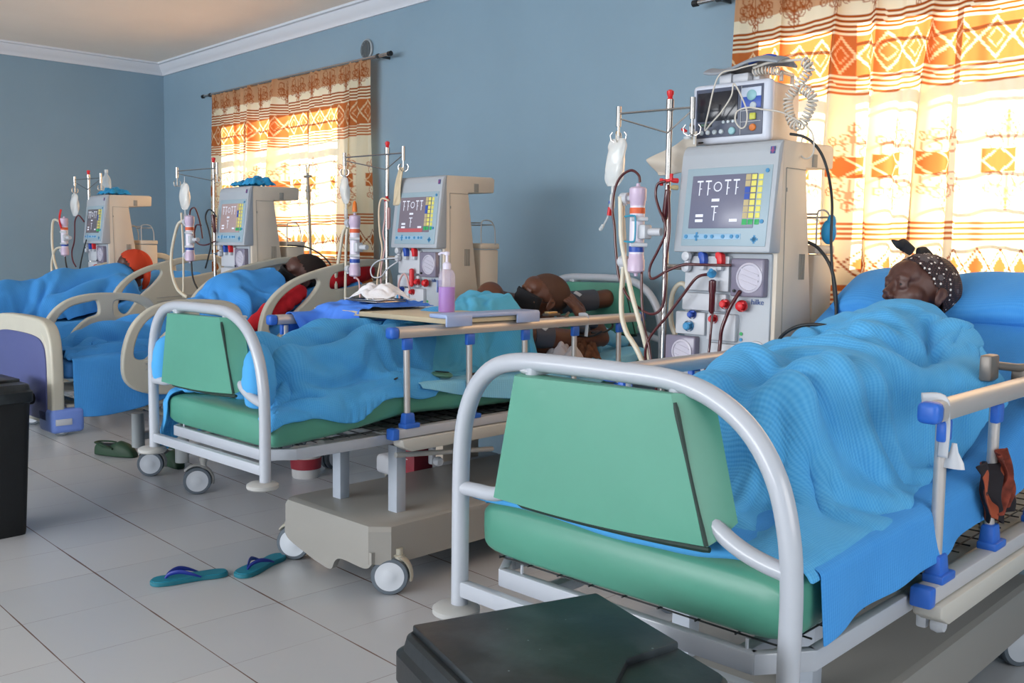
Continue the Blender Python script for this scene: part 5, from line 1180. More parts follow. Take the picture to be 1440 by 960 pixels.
# blanket over the woman, settled by the solver
ms1 = mat_sdf(M1, .448)
def body1(p):
    d = ms1(p)
    for a, b, ra, rb in (((-.04, 1.70, 1.07), (0, 1.10, .97), .15, .15), ((-.22, 1.64, 1.07), (.18, 1.62, 1.07), .085, .085), ((-.20, 1.62, 1.05), (-.27, 1.30, .97), .07, .06), ((.20, 1.62, 1.05), (.28, 1.30, .97), .07, .06), ((-.09, 1.08, .96), (-.13, .82, 1.02), .11, .075), ((.09, 1.08, .96), (.13, .82, 1.02), .11, .075), ((-.13, .82, 1.02), (-.10, .61, .92), .075, .055), ((.13, .82, 1.02), (.10, .61, .92), .075, .055), ((-.10, .60, .92), (-.11, .58, 1.03), .05, .045), ((.10, .60, .92), (.11, .58, 1.03), .05, .045), ((-.10, 1.76, 1.15), (-.02, 1.76, 1.15), .07, .07), ((-.21, 1.62, 1.06), (-.36, 1.30, .98), .08, .07), ((-.36, 1.30, .98), (-.15, 1.10, 1.02), .07, .06), ((.20, 1.62, 1.06), (.37, 1.30, .97), .08, .065), ((.37, 1.30, .97), (.15, 1.10, 1.02), .065, .06)):
        d = smin(d, caps(p, a, b, ra, rb), .10)
    rail = boxd(p, (-.50, 1.6, .9), (.03, 1.0, .19), .02); d = np.minimum(d, rail)
    fb_ = np.maximum(np.abs(p[..., 1] - .0) - .07, p[..., 2] - 1.13); d = np.minimum(d, np.maximum(fb_, np.abs(p[..., 0]) - .34))
    return d
def yf1(x): return 1.79 - 1.7 * max(0, x - .10) ** 1.1 - .12 * max(0, -x - .2)
X = grid(-.465, .455, .10, 1.8, 84, 114, 1.0, yf1=yf1)
tzf = topz(M1)
X[..., 2] = np.maximum(tzf(X[..., 1]) + .16, 1.02) + .24 * np.exp(-((X[..., 0]) / .36) ** 2) * np.clip((X[..., 1] - .0) * 2, .6, 1)
X = ripple(X, .012, .21, 1.15, 4)
X = drape(X, body1, rest=1.02, steps=50, iters=9, noise=.001, fric=.9, seed=5, bend=.22)
X = folds(X, [[(-.15, .60), (.05, .62), (.22, .55), (.36, .58), (.42, .75), 1.2], [(-.10, 1.0), (.10, .96), (.27, .85), (.37, .95), (.42, 1.10), 1.3], [(-.25, 1.15), (-.05, 1.22), (.10, 1.36), (.24, 1.42)],
    [(-.24, 1.50), (.0, 1.47), (.16, 1.36), (.28, 1.22), 1.1], [(-.32, .85), (-.10, .82), (.10, .74), (.28, .70), (.40, .88), .9], [(-.38, .45), (-.1, .50), (.15, .48), (.30, .33), (.36, .18), .9], [(.20, .62), (.30, .48), (.40, .45), .8],
    [(.02, .74), (.18, .52), (.28, .32), (.32, .15), .9], [(-.42, 1.38), (-.22, 1.33), (0, 1.28), (.12, 1.18), .8], [(-.2, .30), (.05, .33), (.22, .22), .7], [(-.05, 1.66), (.10, 1.60), (.20, 1.45), (.30, 1.30), .7], [(-.30, 1.02), (-.12, 1.10), (.10, 1.12), (.30, 1.04), .9],
    [(-.44, .66), (-.26, .70), (-.08, .66), .8], [(.05, .90), (.22, .74), (.38, .70), .7]], .028, .055)
X = folds(X, rfolds(16, -.4, .4, .2, 1.5, 2.6, .35, 77), .007, .028)
o = cloth_obj('blanket', X, blanket_m, None, .010, sub=1, smooth=1); place(o, B1, R1); tag(o, 'fleecy blue blanket pulled up over the woman in the headscarf', 'blanket')
# bunched hem between mattress and footboard
g = G(); P = cr([(-.47, .05, .772), (-.30, .045, .778), (-.05, .03, .782), (.12, .02, .785), (.24, .03, .798), (.33, .05, .805)], 8)
g.tube(P, [.009 + .003 * math.sin(i * .45) + .016 * (i / len(P)) ** 1.5 for i in range(len(P))], 12); o = g.obj('blanket_hem', blanket2_m, ang=180); place(o, B1, R1); tag(o, 'bunched blue hem squeezed between the nearest mattress and its footboard', 'blanket')

# ---- the man in the second bed
m2 = thing('person', 'person with shaved head and black mask lying propped on one arm in the second bed', 'person', B2, R2)
HM2 = head_matrix((.03, 1.93, 1.130), (-.10, -.86, .50), (.10, .50, .86))
HM2 = head_matrix((.04, 2.07, 1.125), (-.42, -.86, .30), (.22, .22, .94))
g = G(); head_parts(g, HM2, 1.36)
limb(g, [(.0, 1.80, 1.01), (-.02, 1.62, .96), (-.02, 1.35, .92), (-.02, 1.12, .88)], [.11, .135, .125, .11])
limb(g, [(-.16, 1.78, 1.08), (0, 1.84, 1.03), (.18, 1.76, .96)], [.085, .09, .080]); g.ell((-.15, 1.84, 1.14), (.08, .085, .09))
limb(g, [(.18, 1.74, .96), (.30, 1.98, .93), (.34, 2.24, .92)], [.070, .056, .046]); limb(g, [(.34, 2.24, .92), (.29, 2.26, .98), (.22, 2.22, 1.03)], [.046, .042, .034])
tips = hand(g, (.22, 2.22, 1.025), (-.25, -.30, .60), (-.7, -.1, -.3), s=1.25, curl=.40, side=1)
limb(g, [(-.16, 1.84, 1.13), (-.16, 2.14, 1.09), (-.02, 2.42, 1.10), (.08, 2.60, 1.125)], [.065, .060, .056, .056]); limb(g, [(.08, 2.60, 1.125), (-.05, 2.38, 1.08), (-.04, 2.20, 1.05)], [.050, .044, .036]); hand(g, (-.04, 2.20, 1.04), (.2, -.8, .1), (0, -.1, 1), s=1.1, curl=.3)
limb(g, [(.05, 1.10, .88), (.16, .72, .87), (.17, .40, .84), (.18, .34, .88)], [.10, .066, .048, .036]); limb(g, [(-.10, 1.10, .90), (-.16, .74, .93), (-.14, .42, .88), (-.14, .38, .93)], [.10, .066, .048, .036])
remesh('body', g, .0062, skin2, m2); eyes(m2, HM2, 1.36)
v, f = shell(HM2, (0, -.016, .037), (.0765, .0965, .0825), lambda v: v.z > (.050 + (v.y - .02) * .9 if v.y > -.02 else .0 + (v.y + .02) * .6), wr=.0, s=1.36, n=110, m=70)
g = G(); g.add(v, f); g.obj('cropped_hair', mat('shaved_scalp', '4C3327', .8, bump=(220, .3, .001)), m2, ang=180)
def mask(root, M_, s=1.2):
    vs = []; fs = []; nu, nv = 15, 13
    for i in range(nu):
        a = -1.28 + 2.56 * i / (nu - 1)
        for j in range(nv):
            b = j / (nv - 1); z = .010 - .128 * b; ry = .113 + .012 * math.exp(-((a) / .35) ** 2) * math.exp(-((b - .28) / .3) ** 2) - .022 * b ** 2; rx = .078 - .012 * b
            vs.append(tuple(M_ @ (Vector((rx * math.sin(a), ry * math.cos(a) * .98 + .004 * (1 - abs(a)) + .0022 * math.sin(b * 28) * math.cos(a), z + .018 * (1 - abs(a) / 1.28) * (1 - b))) * s)))
    for i in range(nu - 1):
        for j in range(nv - 1): a = i * nv + j; fs.append((a, a + nv, a + nv + 1, a + 1))
    g = G(); g.add(vs, fs); o = g.obj('face_mask', black_m, root, ang=180); md = o.modifiers.new('s', 'SOLIDIFY'); md.thickness = .004
    g = G()
    for s_ in (-1, 1):
        for z in (-.002, -.098): g.tube([tuple(M_ @ (Vector(p) * s)) for p in cr([(s_ * .062, .048, z), (s_ * .080, .015, z * .6), (s_ * .089, -.015, z * .25 + .01)], 4)], .0018, 6)
    g.obj('ear_loop', black_m, o)
mask(m2, HM2, 1.36)
# blood pressure sleeves on both arms
cuffm = mat('cuff_dark', '4A4E5A', .75, bump=(80, .2, .002))
for pts, r, lab in (([(.215, 1.80, .955), (.265, 1.90, .945)], .069, 'dark grey cuff wrapped round the near upper arm of the man in the black mask'), ([(-.08, 2.30, 1.095), (.05, 2.54, 1.118)], .066, 'grey sleeve round the raised far arm of the man in the black mask')):
    g = G(); a, b = Vector(pts[0]), Vector(pts[1]); g.tube([tuple(a.lerp(b, q)) for q in (0, .03, .5, .97, 1)], [r * .93, r, r * .99, r * .95, r * .88], 24); o = g.obj('arm_cuff', cuffm, ang=50); place(o, B2, R2); tag(o, lab, 'cuff')
    g = G(); c = a.lerp(b, .55); g.box(tuple(c + Vector((.035, -.035, r * .72))), (.045, .03, .006), .002, rot=(.5, .5, .4)); q = g.obj('label_patch', white_p, o)
# gown, blankets
ms2 = mat_sdf(M2, .448, .14)
def body2(p):
    d = ms2(p)
    for a, b, ra, rb in (((.0, 1.78, 1.01), (-.02, 1.36, .95), .155, .145), ((-.02, 1.36, .94), (-.02, 1.08, .89), .14, .12), ((-.16, 1.72, 1.08), (.18, 1.70, .97), .095, .085), ((.05, 1.10, .92), (.16, .72, .91), .12, .085), ((.16, .72, .91), (.17, .36, .87), .085, .062), ((-.10, 1.10, .90), (-.16, .74, .95), .11, .08), ((-.16, .74, .95), (-.14, .42, .89), .08, .065), ((.17, .36, .87), (.18, .30, .92), .06, .055), ((-.14, .42, .90), (-.14, .34, .96), .06, .055)):
        d = smin(d, caps(p, a, b, ra, rb), .04)
    fb_ = np.maximum(np.abs(p[..., 1] - .0) - .06, p[..., 2] - 1.13); d = np.minimum(d, np.maximum(fb_, np.abs(p[..., 0]) - .35))
    return d
X = grid(-.36, .36, 1.05, 1.84, 60, 60, 1.0, yf1=lambda x: 1.74 + .05 * math.sin(x * 6)); X[..., 2] = 1.0 + .26 * np.exp(-((X[..., 0] + .02) / .24) ** 2)
X = ripple(X, .013, .12, .5, 12)
X = drape(X, body2, rest=1.03, steps=45, iters=8, noise=.002, fric=.8, seed=9, bend=.2)
X = folds(X, rfolds(22, -.25, .33, 1.12, 1.7, 2.3, .35, 5), .012, .030)
o = cloth_obj('hospital_gown', X, cyan_m, m2, .005, sub=1, smooth=0)
def body2b(p): return np.minimum(body2(p), caps(p, (0, 1.7, 1.02), (0, 1.32, .95), .150))
X = grid(-.60, .475, .0, 1.30, 90, 96, 1.0, yf1=lambda x: 1.30 - 1.15 * max(0, x - .08) - .05 * math.sin(x * 9)); X[..., 2] = .96 + .16 * np.exp(-((X[..., 0] + .02) / .28) ** 2)
X[..., 0] += .07 * np.exp(-((X[..., 1] - .42) / .13) ** 2) * (X[..., 0] > .1) * np.clip(X[..., 0] - .1, 0, .4) / .4
X = ripple(X, .022, .20, .45, 15)
X = drape(X, body2b, rest=1.04, steps=55, iters=9, noise=.002, fric=.88, seed=11, bend=.2)
X = folds(X, [[(.10, .12), (.26, .30), (.28, .52), (.20, .72), (.22, .95), 1.4], [(-.05, .15), (.08, .42), (.06, .7), (.12, .9), 1.], [(.38, .12), (.42, .35), (.36, .6), (.40, .8), .9], [(-.3, .4), (-.1, .62), (.1, .95), .8], [(.2, .1), (.4, .22), (.45, .4), .8]] + rfolds(16, -.3, .42, .1, 1.1, 1.2, .4, 19), .030, .048)
o = cloth_obj('blanket', X, blanket2_m, None, .009, sub=1, smooth=1); place(o, B2, R2); tag(o, 'rumpled blue waffle blanket over the legs of the man in the black mask', 'blanket')
sheet_on('pale_blanket', 'pale cyan waffle blanket hanging over the near edge of the second bed', M2, .445, .10, lcyan_m, B2, R2, .80, 2.50, 5, off=.006, cat='blanket', dropfun=lambda y_: .012 + .105 * max(0, math.sin((y_ - .78) * 1.75)) if y_ < 2.55 else .02)

# ---- bed 3: man with mask under a blue blanket, red cloth
m3 = thing('person', 'person with dark hair and black mask lying in the cream bed before the far curtain', 'person', B3, R3)
HM3 = head_matrix((.0, 1.80, 1.235), (-.05, -.86, .52), (.20, .42, .80))
HM3 = head_matrix((.0, 1.81, 1.205), (-.30, -.90, .30), (.45, .35, .72))
g = G(); head_parts(g, HM3, 1.36)
limb(g, [(0, 1.66, 1.06), (0, 1.45, 1.01), (0, 1.15, .93)], [.12, .14, .14]); limb(g, [(-.2, 1.58, 1.05), (0, 1.62, 1.06), (.2, 1.58, 1.05)], [.075, .09, .075])
for s_ in (-1, 1):
    limb(g, [(s_ * .2, 1.58, 1.05), (s_ * .24, 1.3, .95), (s_ * .20, 1.08, .90)], [.055, .044, .032]); hand(g, (s_ * .20, 1.08, .90), (-s_ * .3, -1, 0), (0, 0, -1), side=s_)
    limb(g, [(s_ * .09, 1.1, .90), (s_ * .11, .72, .865), (s_ * .09, .36, .84), (s_ * .09, .35, .855)], [.085, .058, .04, .032])
remesh('body', g, .0075, skin1, m3); mask(m3, HM3, 1.36)
v, f = shell(HM3, (0, -.016, .037), (.080, .100, .088), lambda v: v.z > (.045 + (v.y - .02) * .9 if v.y > -.02 else -.01 + (v.y + .02) * .6), wr=.0006, s=1.36, seed=4)
g = G(); g.add(v, f); g.obj('short_hair', mat('cropped_hair', '241B18', .95), m3, ang=180)
ms3 = mat_sdf(M3, .445, .12)
def body3(p):
    d = ms3(p)
    for a, b, ra, rb in (((0, 1.60, 1.09), (0, 1.30, 1.04), .17, .17), ((0, 1.3, .98), (0, 1.1, .93), .13, .12), ((-.27, 1.50, 1.02), (.27, 1.50, 1.02), .10, .10), ((-.2, 1.5, 1.02), (-.22, 1.0, .91), .09, .07), ((.2, 1.5, 1.02), (.22, 1.0, .91), .09, .07), ((-.09, 1.1, .89), (-.11, .72, .86), .09, .065), ((.09, 1.1, .89), (.11, .72, .86), .09, .065), ((-.11, .72, .86), (-.09, .34, .84), .065, .05), ((.11, .72, .86), (.09, .34, .84), .065, .05)):
        d = smin(d, caps(p, a, b, ra, rb), .05)
    return np.minimum(d, np.maximum(np.abs(p[..., 1]) - .05, p[..., 2] - 1.0))
X = grid(-.43, .43, .09, 1.62, 60, 76, 1.0, yf1=lambda x: 1.62 - .4 * max(0, x - .15)); X[..., 2] = 1.02 + .28 * np.clip(X[..., 1] - .9, 0, 1)
X = ripple(X, .022, .20, 1.1, 23)
X = drape(X, body3, rest=1.04, steps=45, iters=8, noise=.002, fric=.8, seed=21, bend=.2)
X = folds(X, [[(-.1, .15), (.1, .40), (.25, .75), (.32, 1.05), 1.4], [(.2, .12), (.35, .35), (.38, .6), 1.2], [(-.3, .3), (-.05, .7), (.15, 1.0), 1.]] + rfolds(16, -.35, .4, .15, 1.5, 1.0, .5, 33), .045, .06)
def tblanket(X, B_, R_, label, mt=sheet_dark):
    o = cloth_obj('blanket', X, mt, None, .008, sub=1, smooth=1); place(o, B_, R_); return tag(o, label, 'blanket')
tblanket(X, B3, R3, 'blue blanket over the person with short dark hair in the cream bed')
sheet_on('bed_sheet', 'blue sheet hanging over the near side of the cream bed with the purple footboard', M3, .445, .25, sheet_dark, B3, R3, .08, 1.97, 8, dropfun=lambda y_: .29 - .10 * max(0, y_ - .45) + .02 * math.sin(y_ * 7))
redm = mat('red_cloth', 'C01826', .85, bump=(60, .4, .004))
def pad(name, label, loc, pts, rr, mtl, cat, B_, R_, sx=1., lump=.10):
    g = G(); P = cr(pts, 6); r_ = list(np.interp(np.linspace(0, 1, len(P)), np.linspace(0, 1, len(rr)), rr)); g.tube(P, [a * (1 + lump * math.sin(i * 2.1)) for i, a in enumerate(r_)], 14, sx=sx); o = g.obj(name, mtl, ang=180); place(o, B_, R_); return tag(o, label, cat)
pad('red_cloth', 'long red cloth bundle stuffed behind the head rail of the cream bed', None, [(.40, 1.10, .86), (.41, 1.28, .99), (.41, 1.40, 1.06), (.40, 1.52, 1.12), (.38, 1.56, 1.13)], [.03, .06, .065, .055, .02], redm, 'cloth', B3, R3)
pad('red_cloth', 'bright red cloth lying at the top of the backrest of the cream bed', None, [(.36, 1.72, 1.16), (.38, 1.85, 1.21), (.36, 2.0, 1.24), (.30, 2.12, 1.25), (.2, 2.2, 1.24)], [.04, .07, .07, .06, .03], redm, 'cloth', B3, R3)
# ---- bed 4
m4 = thing('person', 'person in an orange-red headscarf facing away in the farthest bed', 'person', B4, R4)
HM4 = head_matrix((.0, 1.58, 1.205), (-.2, -.85, .15), (.25, .30, .92))
g = G(); head_parts(g, HM4, 1.2)
limb(g, [(0, 1.48, 1.06), (0, 1.28, .99), (0, 1.0, .93)], [.12, .15, .14]); limb(g, [(-.2, 1.40, 1.05), (0, 1.45, 1.05), (.2, 1.40, 1.05)], [.08, .09, .08])
for s_ in (-1, 1):
    limb(g, [(s_ * .2, 1.40, 1.05), (s_ * .24, 1.15, .95), (s_ * .20, .94, .90)], [.055, .044, .032]); hand(g, (s_ * .20, .94, .90), (-s_ * .3, -1, 0), (0, 0, -1), side=s_)
    limb(g, [(s_ * .09, .95, .91), (s_ * .11, .60, .88), (s_ * .09, .30, .85), (s_ * .09, .28, .89)], [.085, .058, .04, .032])
remesh('body', g, .009, skin1, m4)
v, f = shell(HM4, (0, -.018, .034), (.090, .112, .100), lambda v: v.z > (.040 + (v.y - .05) * 1.0 if v.y > -.02 else -.06 + (v.y + .02) * .5), wr=.0035, s=1.2, seed=6)
g = G(); g.add(v, f); osm = mat('orange_scarf', 'B8391A', .85); hs_ = g.obj('headscarf', osm, m4, ang=180); md = hs_.modifiers.new('s', 'SOLIDIFY'); md.thickness = .008
g = G(); g.tube(cr([(.02, 1.66, 1.25), (.12, 1.66, 1.16), (.16, 1.62, 1.06), (.17, 1.60, .99)], 5), [.05] * 5 + [.045] * 5 + [.03] * 5 + [.01], 12, sx=.6); g.obj('scarf_tail', osm, hs_)
def body4(p):
    d = ms3(p)
    for a, b, ra, rb in (((0, 1.46, 1.09), (0, 1.0, 1.0), .15, .16), ((-.2, 1.40, 1.06), (.2, 1.40, 1.06), .09, .09), ((-.2, 1.35, 1.02), (-.22, .85, .91), .09, .07), ((.2, 1.35, 1.02), (.22, .85, .91), .09, .07), ((0, 1.0, .98), (0, .55, .95), .16, .12), ((0, .55, .95), (0, .2, .92), .12, .10)):
        d = smin(d, caps(p, a, b, ra, rb), .05)
    return np.minimum(d, np.maximum(np.abs(p[..., 1]) - .05, p[..., 2] - 1.0))
X = grid(-.44, .46, .09, 1.55, 54, 64, 1.0, yf1=lambda x: 1.53 - .3 * max(0, x - .2)); X[..., 2] = 1.10 + .2 * np.clip(X[..., 1] - .9, 0, 1)
X = ripple(X, .018, .26, 1.2, 33)
X = drape(X, body4, rest=1.04, steps=45, iters=8, noise=.002, fric=.8, seed=31, bend=.2)
X = folds(X, rfolds(20, -.3, .42, .2, 1.4, 1.9, .5, 43), .042, .06)
tblanket(X, B4, R4, 'blue blanket over the person in the orange-red headscarf')
sheet_on('bed_sheet', 'blue sheet hanging over the near side of the farthest bed', M3, .445, .2, sheet_dark, B4, R4, .08, 1.97, 12, dropfun=lambda y_: .24)
# ------------------------------------------------------------------ things on and around the second bed
def b2(o): return place(o, B2, R2)
t = thing('overbed_board', 'beige overbed board lying across both rails of the second bed', 'board', B2, R2)
g = G(); g.box((-.01, 1.17, 1.083), (1.03, .50, .022), .006, seg=3); g.obj('board', mat('board_beige', 'D9C9A8', .45), t)
g = G(); g.box((-.01, .918, 1.083), (1.035, .008, .024), .003); g.obj('edge_strip', mat('board_edge', 'C9BA9C', .5), t)
t = thing('rail_tray', 'long blue-grey plastic clip tray on the near rail beside the soap bottle', 'tray', B2, R2)
g = G(); lg_ = mat('tray_bluegrey', '9DB0D8', .35)
g.box((.47, 1.20, 1.107), (.12, .62, .020), .007, seg=3)
for y_ in (.97, 1.43): g.box((.527, y_, 1.085), (.012, .16, .050), .005)
g.obj('tray_body', lg_, t)
t = thing('soap_bottle', 'pump bottle half full of purple liquid on the overbed board', 'bottle', B2 + Vector((.2 * math.cos(R2) - 1.19 * math.sin(R2), .2 * math.sin(R2) + 1.19 * math.cos(R2), 1.096)), .4)
g = G(); g.lathe([(.0, .0), (.038, .001), (.042, .006), (.042, .155), (.041, .185), (.034, .205), (.020, .215), (.018, .222)], n=28); g.obj('bottle_body', mat('bottle_clear_violet', 'DCD3EE', .18, alpha=.30), t)
g = G(); g.lathe([(.0, .003), (.036, .004), (.0395, .008), (.0395, .128), (.0, .128)], n=28); g.obj('liquid', mat('purple_soap', '9A3FC4', .3), t)
g = G(); g.lathe([(.021, .215), (.021, .240), (.016, .246), (.007, .250), (.007, .282), (.013, .284), (.014, .298), (.006, .302)], n=20); g.tube([(0, 0, .292), (-.03, .0, .294), (-.046, 0, .286)], .006, 8); g.obj('pump_head', mat('pump_white', 'DCD8EC', .35), t)
g = G(); g.box((-.042, 0, .13), (.003, .05, .06), .001); g.obj('bottle_label', mat('label_blue', '7E9AD2', .5), t)
# royal blue cloth over the far end of the board
def brd(p): return np.minimum(boxd(p, (-.01, 1.17, 1.085), (.515, .25, .016), .008), boxd(p, (-.474, 1.5, 1.04), (.028, .9, .03), .01))
X = grid(-.62, -.14, .72, 1.42, 44, 60, 1.16); X[..., 1] -= .10 * (X[..., 0] + .4); X = ripple(X, .020, .16, .6, 41)
X = drape(X, brd, rest=1.03, steps=34, iters=8, noise=.002, fric=.92, seed=3, bend=.2, thick=.006)
X = folds(X, rfolds(16, -.6, -.15, .78, 1.4, .9, .22, 8), .022, .026)
o = b2(cloth_obj('blue_cloth', X, mat('royal_cloth', '4A86EA', .7, bump=(40, .3, .003)), None, .005)); tag(o, 'royal blue cloth on the overbed board, drooping over its foot edge', 'cloth')
t = thing('steel_tray', 'shallow steel tray under the white gauze on the overbed board', 'tray', B2, R2)
g = G(); g.box((-.30, 1.16, 1.132), (.22, .20, .008), .003); g.tube(cr([(-.41, 1.06, 1.142), (-.19, 1.06, 1.142), (-.19, 1.26, 1.142), (-.41, 1.26, 1.142)], 1, True) + [(-.41, 1.06, 1.142)], .004, 6); g.obj('tray_body', steel, t)
def crumple(name, label, cx, cy, z0, sx, sy, h, mt, seed, B_=B2, R_=R2, cat='gauze'):
    rs = np.random.RandomState(seed); ph = rs.rand(8) * 6; X = np.zeros((34, 30, 3))
    for i, a in enumerate(np.linspace(-1, 1, 34)):
        for j, b in enumerate(np.linspace(-1, 1, 30)):
            r = math.hypot(a, b) / 1.15; e = max(0, 1 - r ** 3); ridge = abs(math.sin(4 * a + 2 * b + ph[0])) * .5 + abs(math.sin(6 * b - 3 * a + ph[1])) * .3 + abs(math.sin(9 * a + ph[2]) * math.sin(8 * b)) * .2
            X[i, j] = (cx + a * sx * (1 + .08 * math.sin(7 * b + ph[3])), cy + b * sy * (1 + .08 * math.sin(8 * a + ph[4])), z0 + h * e * (.45 + .6 * ridge))
    o = cloth_obj(name, X, mt, None, .004, smooth=0); place(o, B_, R_); return tag(o, label, cat)
crumple('white_gauze', 'crumpled white gauze heaped on the steel tray', -.30, 1.17, 1.142, .14, .13, .085, mat('gauze', 'E9E9EE', .9, bump=(70, .5, .004)), 3)
t = thing('scissors', 'pair of steel scissors at the front of the gauze tray', 'scissors', B2, R2)
g = G(); g.tube([(-.20, 1.05, 1.150), (-.14, 1.14, 1.149)], .0035, 6); g.tube([(-.205, 1.12, 1.150), (-.13, 1.07, 1.149)], .0035, 6); g.obj('blades', steel, t)
g = G()
for cx, cy in ((-.215, 1.03), (-.218, 1.135)): g.tube([(cx + .018 * math.cos(a), cy + .014 * math.sin(a), 1.150) for a in np.linspace(0, 2 * PI, 17)], .003, 6)
g.obj('finger_ring', steel, t)
pad('blanket_bunch', 'blue blanket bunch squeezed out left of the second footboard cover', None, [(-.42, .04, .79), (-.415, .035, .86), (-.40, .04, .95), (-.36, .07, 1.0)], [.05, .062, .056, .02], blanket2_m, 'blanket', B2, R2, lump=.02)
pad('blanket_bunch', 'blue blanket bunch bulging right of the second footboard cover', None, [(.33, .06, .78), (.345, .05, .86), (.33, .06, .95), (.28, .10, 1.0)], [.055, .070, .060, .02], blanket2_m, 'blanket', B2, R2, lump=.02)
# black clamp and ties on rail 2
t = thing('rail_clamp', 'small dark clamp round the near rail of the second bed', 'clamp', B2, R2)
g = G(); g.box((.455, 1.77, 1.045), (.062, .035, .062), .006); g.box((.44, 1.70, 1.082), (.04, .10, .014), .004); g.tube([(.47, 1.77, 1.07), (.47, 1.80, 1.09)], .008, 8); g.obj('clamp_body', mat('clamp_dark', '5A544E', .5, metal=.4), t)
g = G(); g.box((.44, 1.695, 1.092), (.03, .07, .012), .003); g.obj('clamp_jaw', mat('clamp_brass', 'B79A6C', .4, metal=.5), t)
def tie(label, pts, B_, R_, w_=.012):
    g = G(); g.tube(cr(pts, 6), w_, 8, sx=.25); o = g.obj('rail_tie', white_p, ang=180); place(o, B_, R_); return tag(o, label, 'tie')
tie('white tie strip hanging from the near rail of the second bed', [(.43, 1.93, 1.07), (.483, 1.93, 1.07), (.486, 1.93, 1.02), (.482, 1.93, .96)], B2, R2)
t = thing('cable_bundle', 'black finger sensor and looped cord by the near rail behind the masked man', 'sensor', B2, R2)
g = G(); g.ell((.36, 2.05, .985), (.035, .06, .026), (0, .2, .3)); g.ell((.35, 2.14, 1.0), (.02, .05, .02)); g.obj('sensor_body', mat('sensor_black', '2A3340', .4), t)
g = G(); g.tube(cr([(.35, 2.17, 1.0), (.36, 2.26, 1.03), (.37, 2.30, .99), (.36, 2.22, .955), (.36, 2.12, .96)], 6), .006, 8); g.tube(cr([(.37, 1.98, .96), (.38, 2.10, .945), (.37, 2.2, .965)], 6), .006, 8); g.obj('cord', blackc, t)
crumple('patterned_cloth', 'brown patterned cloth tucked under the near arm of the masked man', .37, 2.06, .80, .07, .10, .13, mat('brown_print', '6A4632', .9, noise=(40, .6)), 6, cat='cloth')
crumple('pillow_cloth', 'pale grey crumpled cloth under the near arm of the masked man', .34, 1.92, .80, .10, .10, .12, mat('grey_cloth', 'B9B4BA', .9), 8, cat='cloth')
pad('folded_cloth', 'folded pale cyan cloth between the arm of the masked man and the headboard', None, [(.33, 2.2, .86), (.30, 2.3, .93), (.28, 2.42, .90), (.30, 2.52, .88)], [.03, .045, .04, .03], lcyan_m, 'cloth', B2, R2)
t = thing('call_handset', 'round dark green device lying on the pale cyan blanket', 'device', B2, R2)
g = G(); g.lathe([(.0, 0), (.040, .002), (.052, .010), (.052, .018), (.042, .026), (.0, .028)], (.40, .98, .812), (0, .1, 1), n=26); g.obj('case', mat('device_green', '4F7A66', .4), t)
g = G(); g.lathe([(.030, 0), (.034, .002), (.034, .004), (.030, .004)], (.40, .983, .838), (0, .1, 1), n=24); g.obj('ring', blk, t)
o = hose('dark cord trailing over the pale cyan blanket to the round green device', (0, 0, 0), [(.37, .93, .83), (.36, .80, .835), (.40, .70, .83)], .004, blackc, 'device_cord', 'cable'); b2(o)
o = hose('black cord lying across the pale cyan blanket near the second rail post', (0, 0, 0), [(.42, 1.15, .815), (.40, 1.28, .818), (.43, 1.42, .812), (.40, 1.6, .815)], .006, blackc, 'device_cord', 'cable'); b2(o)
# under the second bed
t = thing('tub', 'white tub with a red band standing on the floor behind the second footboard', 'tub', (-5.46, 3.30, ZF))
g = G(); g.lathe([(.0, .0), (.085, .0), (.090, .01), (.100, .17), (.106, .175), (.104, .19), (.0, .19)], n=28); g.obj('tub_body', mat('tub_white', 'C9C9C9', .4), t)
g = G(); g.lathe([(.0945, .06), (.098, .062), (.1025, .13), (.100, .132)], n=28, cap=False); g.obj('band', mat('tub_red', '8E2A36', .5), t)
t = thing('carton', 'dark red printed carton standing under the second bed', 'carton', (-4.20, 3.20, ZF + .23), .1)
g = G(); g.box((0, 0, .10), (.20, .14, .20), .004); bx_ = g.obj('box', mat('carton_red', '8C2233', .55, noise=(8, .2)), t)
g = G(); g.box((-.05, -.072, .045), (.07, .003, .035)); g.box((.02, -.072, .15), (.09, .003, .006)); g.box((.02, -.072, .13), (.06, .003, .005)); g.obj('carton_label', mat('label_white', 'D8C9C9', .5), bx_)
# ------------------------------------------------------------------ nearest bed extras
t = thing('rail_clamp', 'grey metal clamp on the near rail of the nearest bed', 'clamp', B1, R1)
g = G(); g.box((.455, 1.40, 1.05), (.07, .05, .075), .008); g.box((.40, 1.25, 1.095), (.035, .07, .075), .008); g.tube([(.40, 1.28, 1.10), (.44, 1.36, 1.09), (.46, 1.40, 1.09)], .012, 10); g.obj('clamp_body', mat('clamp_grey', '7E7872', .4, metal=.5), t)
g = G(); g.tube([(.47, 1.38, 1.10), (.47, 1.43, 1.10)], .016, 14); g.obj('clamp_screw', steel, t)
tie('white tie wrapped round the near end of the nearest bed rail', [(.43, .685, 1.068), (.478, .685, 1.070), (.486, .685, 1.03), (.486, .69, .99), (.484, .69, .93)], B1, R1, .013)
g = G(); g.tube([(0, 0, 0), (0, 0, -.02), (0, 0, -.045), (0, 0, -.06)], [.006, .010, .024, .027], 14, sx=.5); o = g.obj('tie_tab', white_p); place(o, B1 + Vector((.47, .73, .965)), R1); tag(o, 'white flared plastic tab below the tie on the first rail post', 'tab')
tie('white cable tie round the far rail of the nearest bed', [(-.49, 1.44, 1.03), (-.475, 1.44, 1.075), (-.44, 1.44, 1.078), (-.428, 1.44, 1.04), (-.425, 1.45, 1.0)], B1, R1, .014)
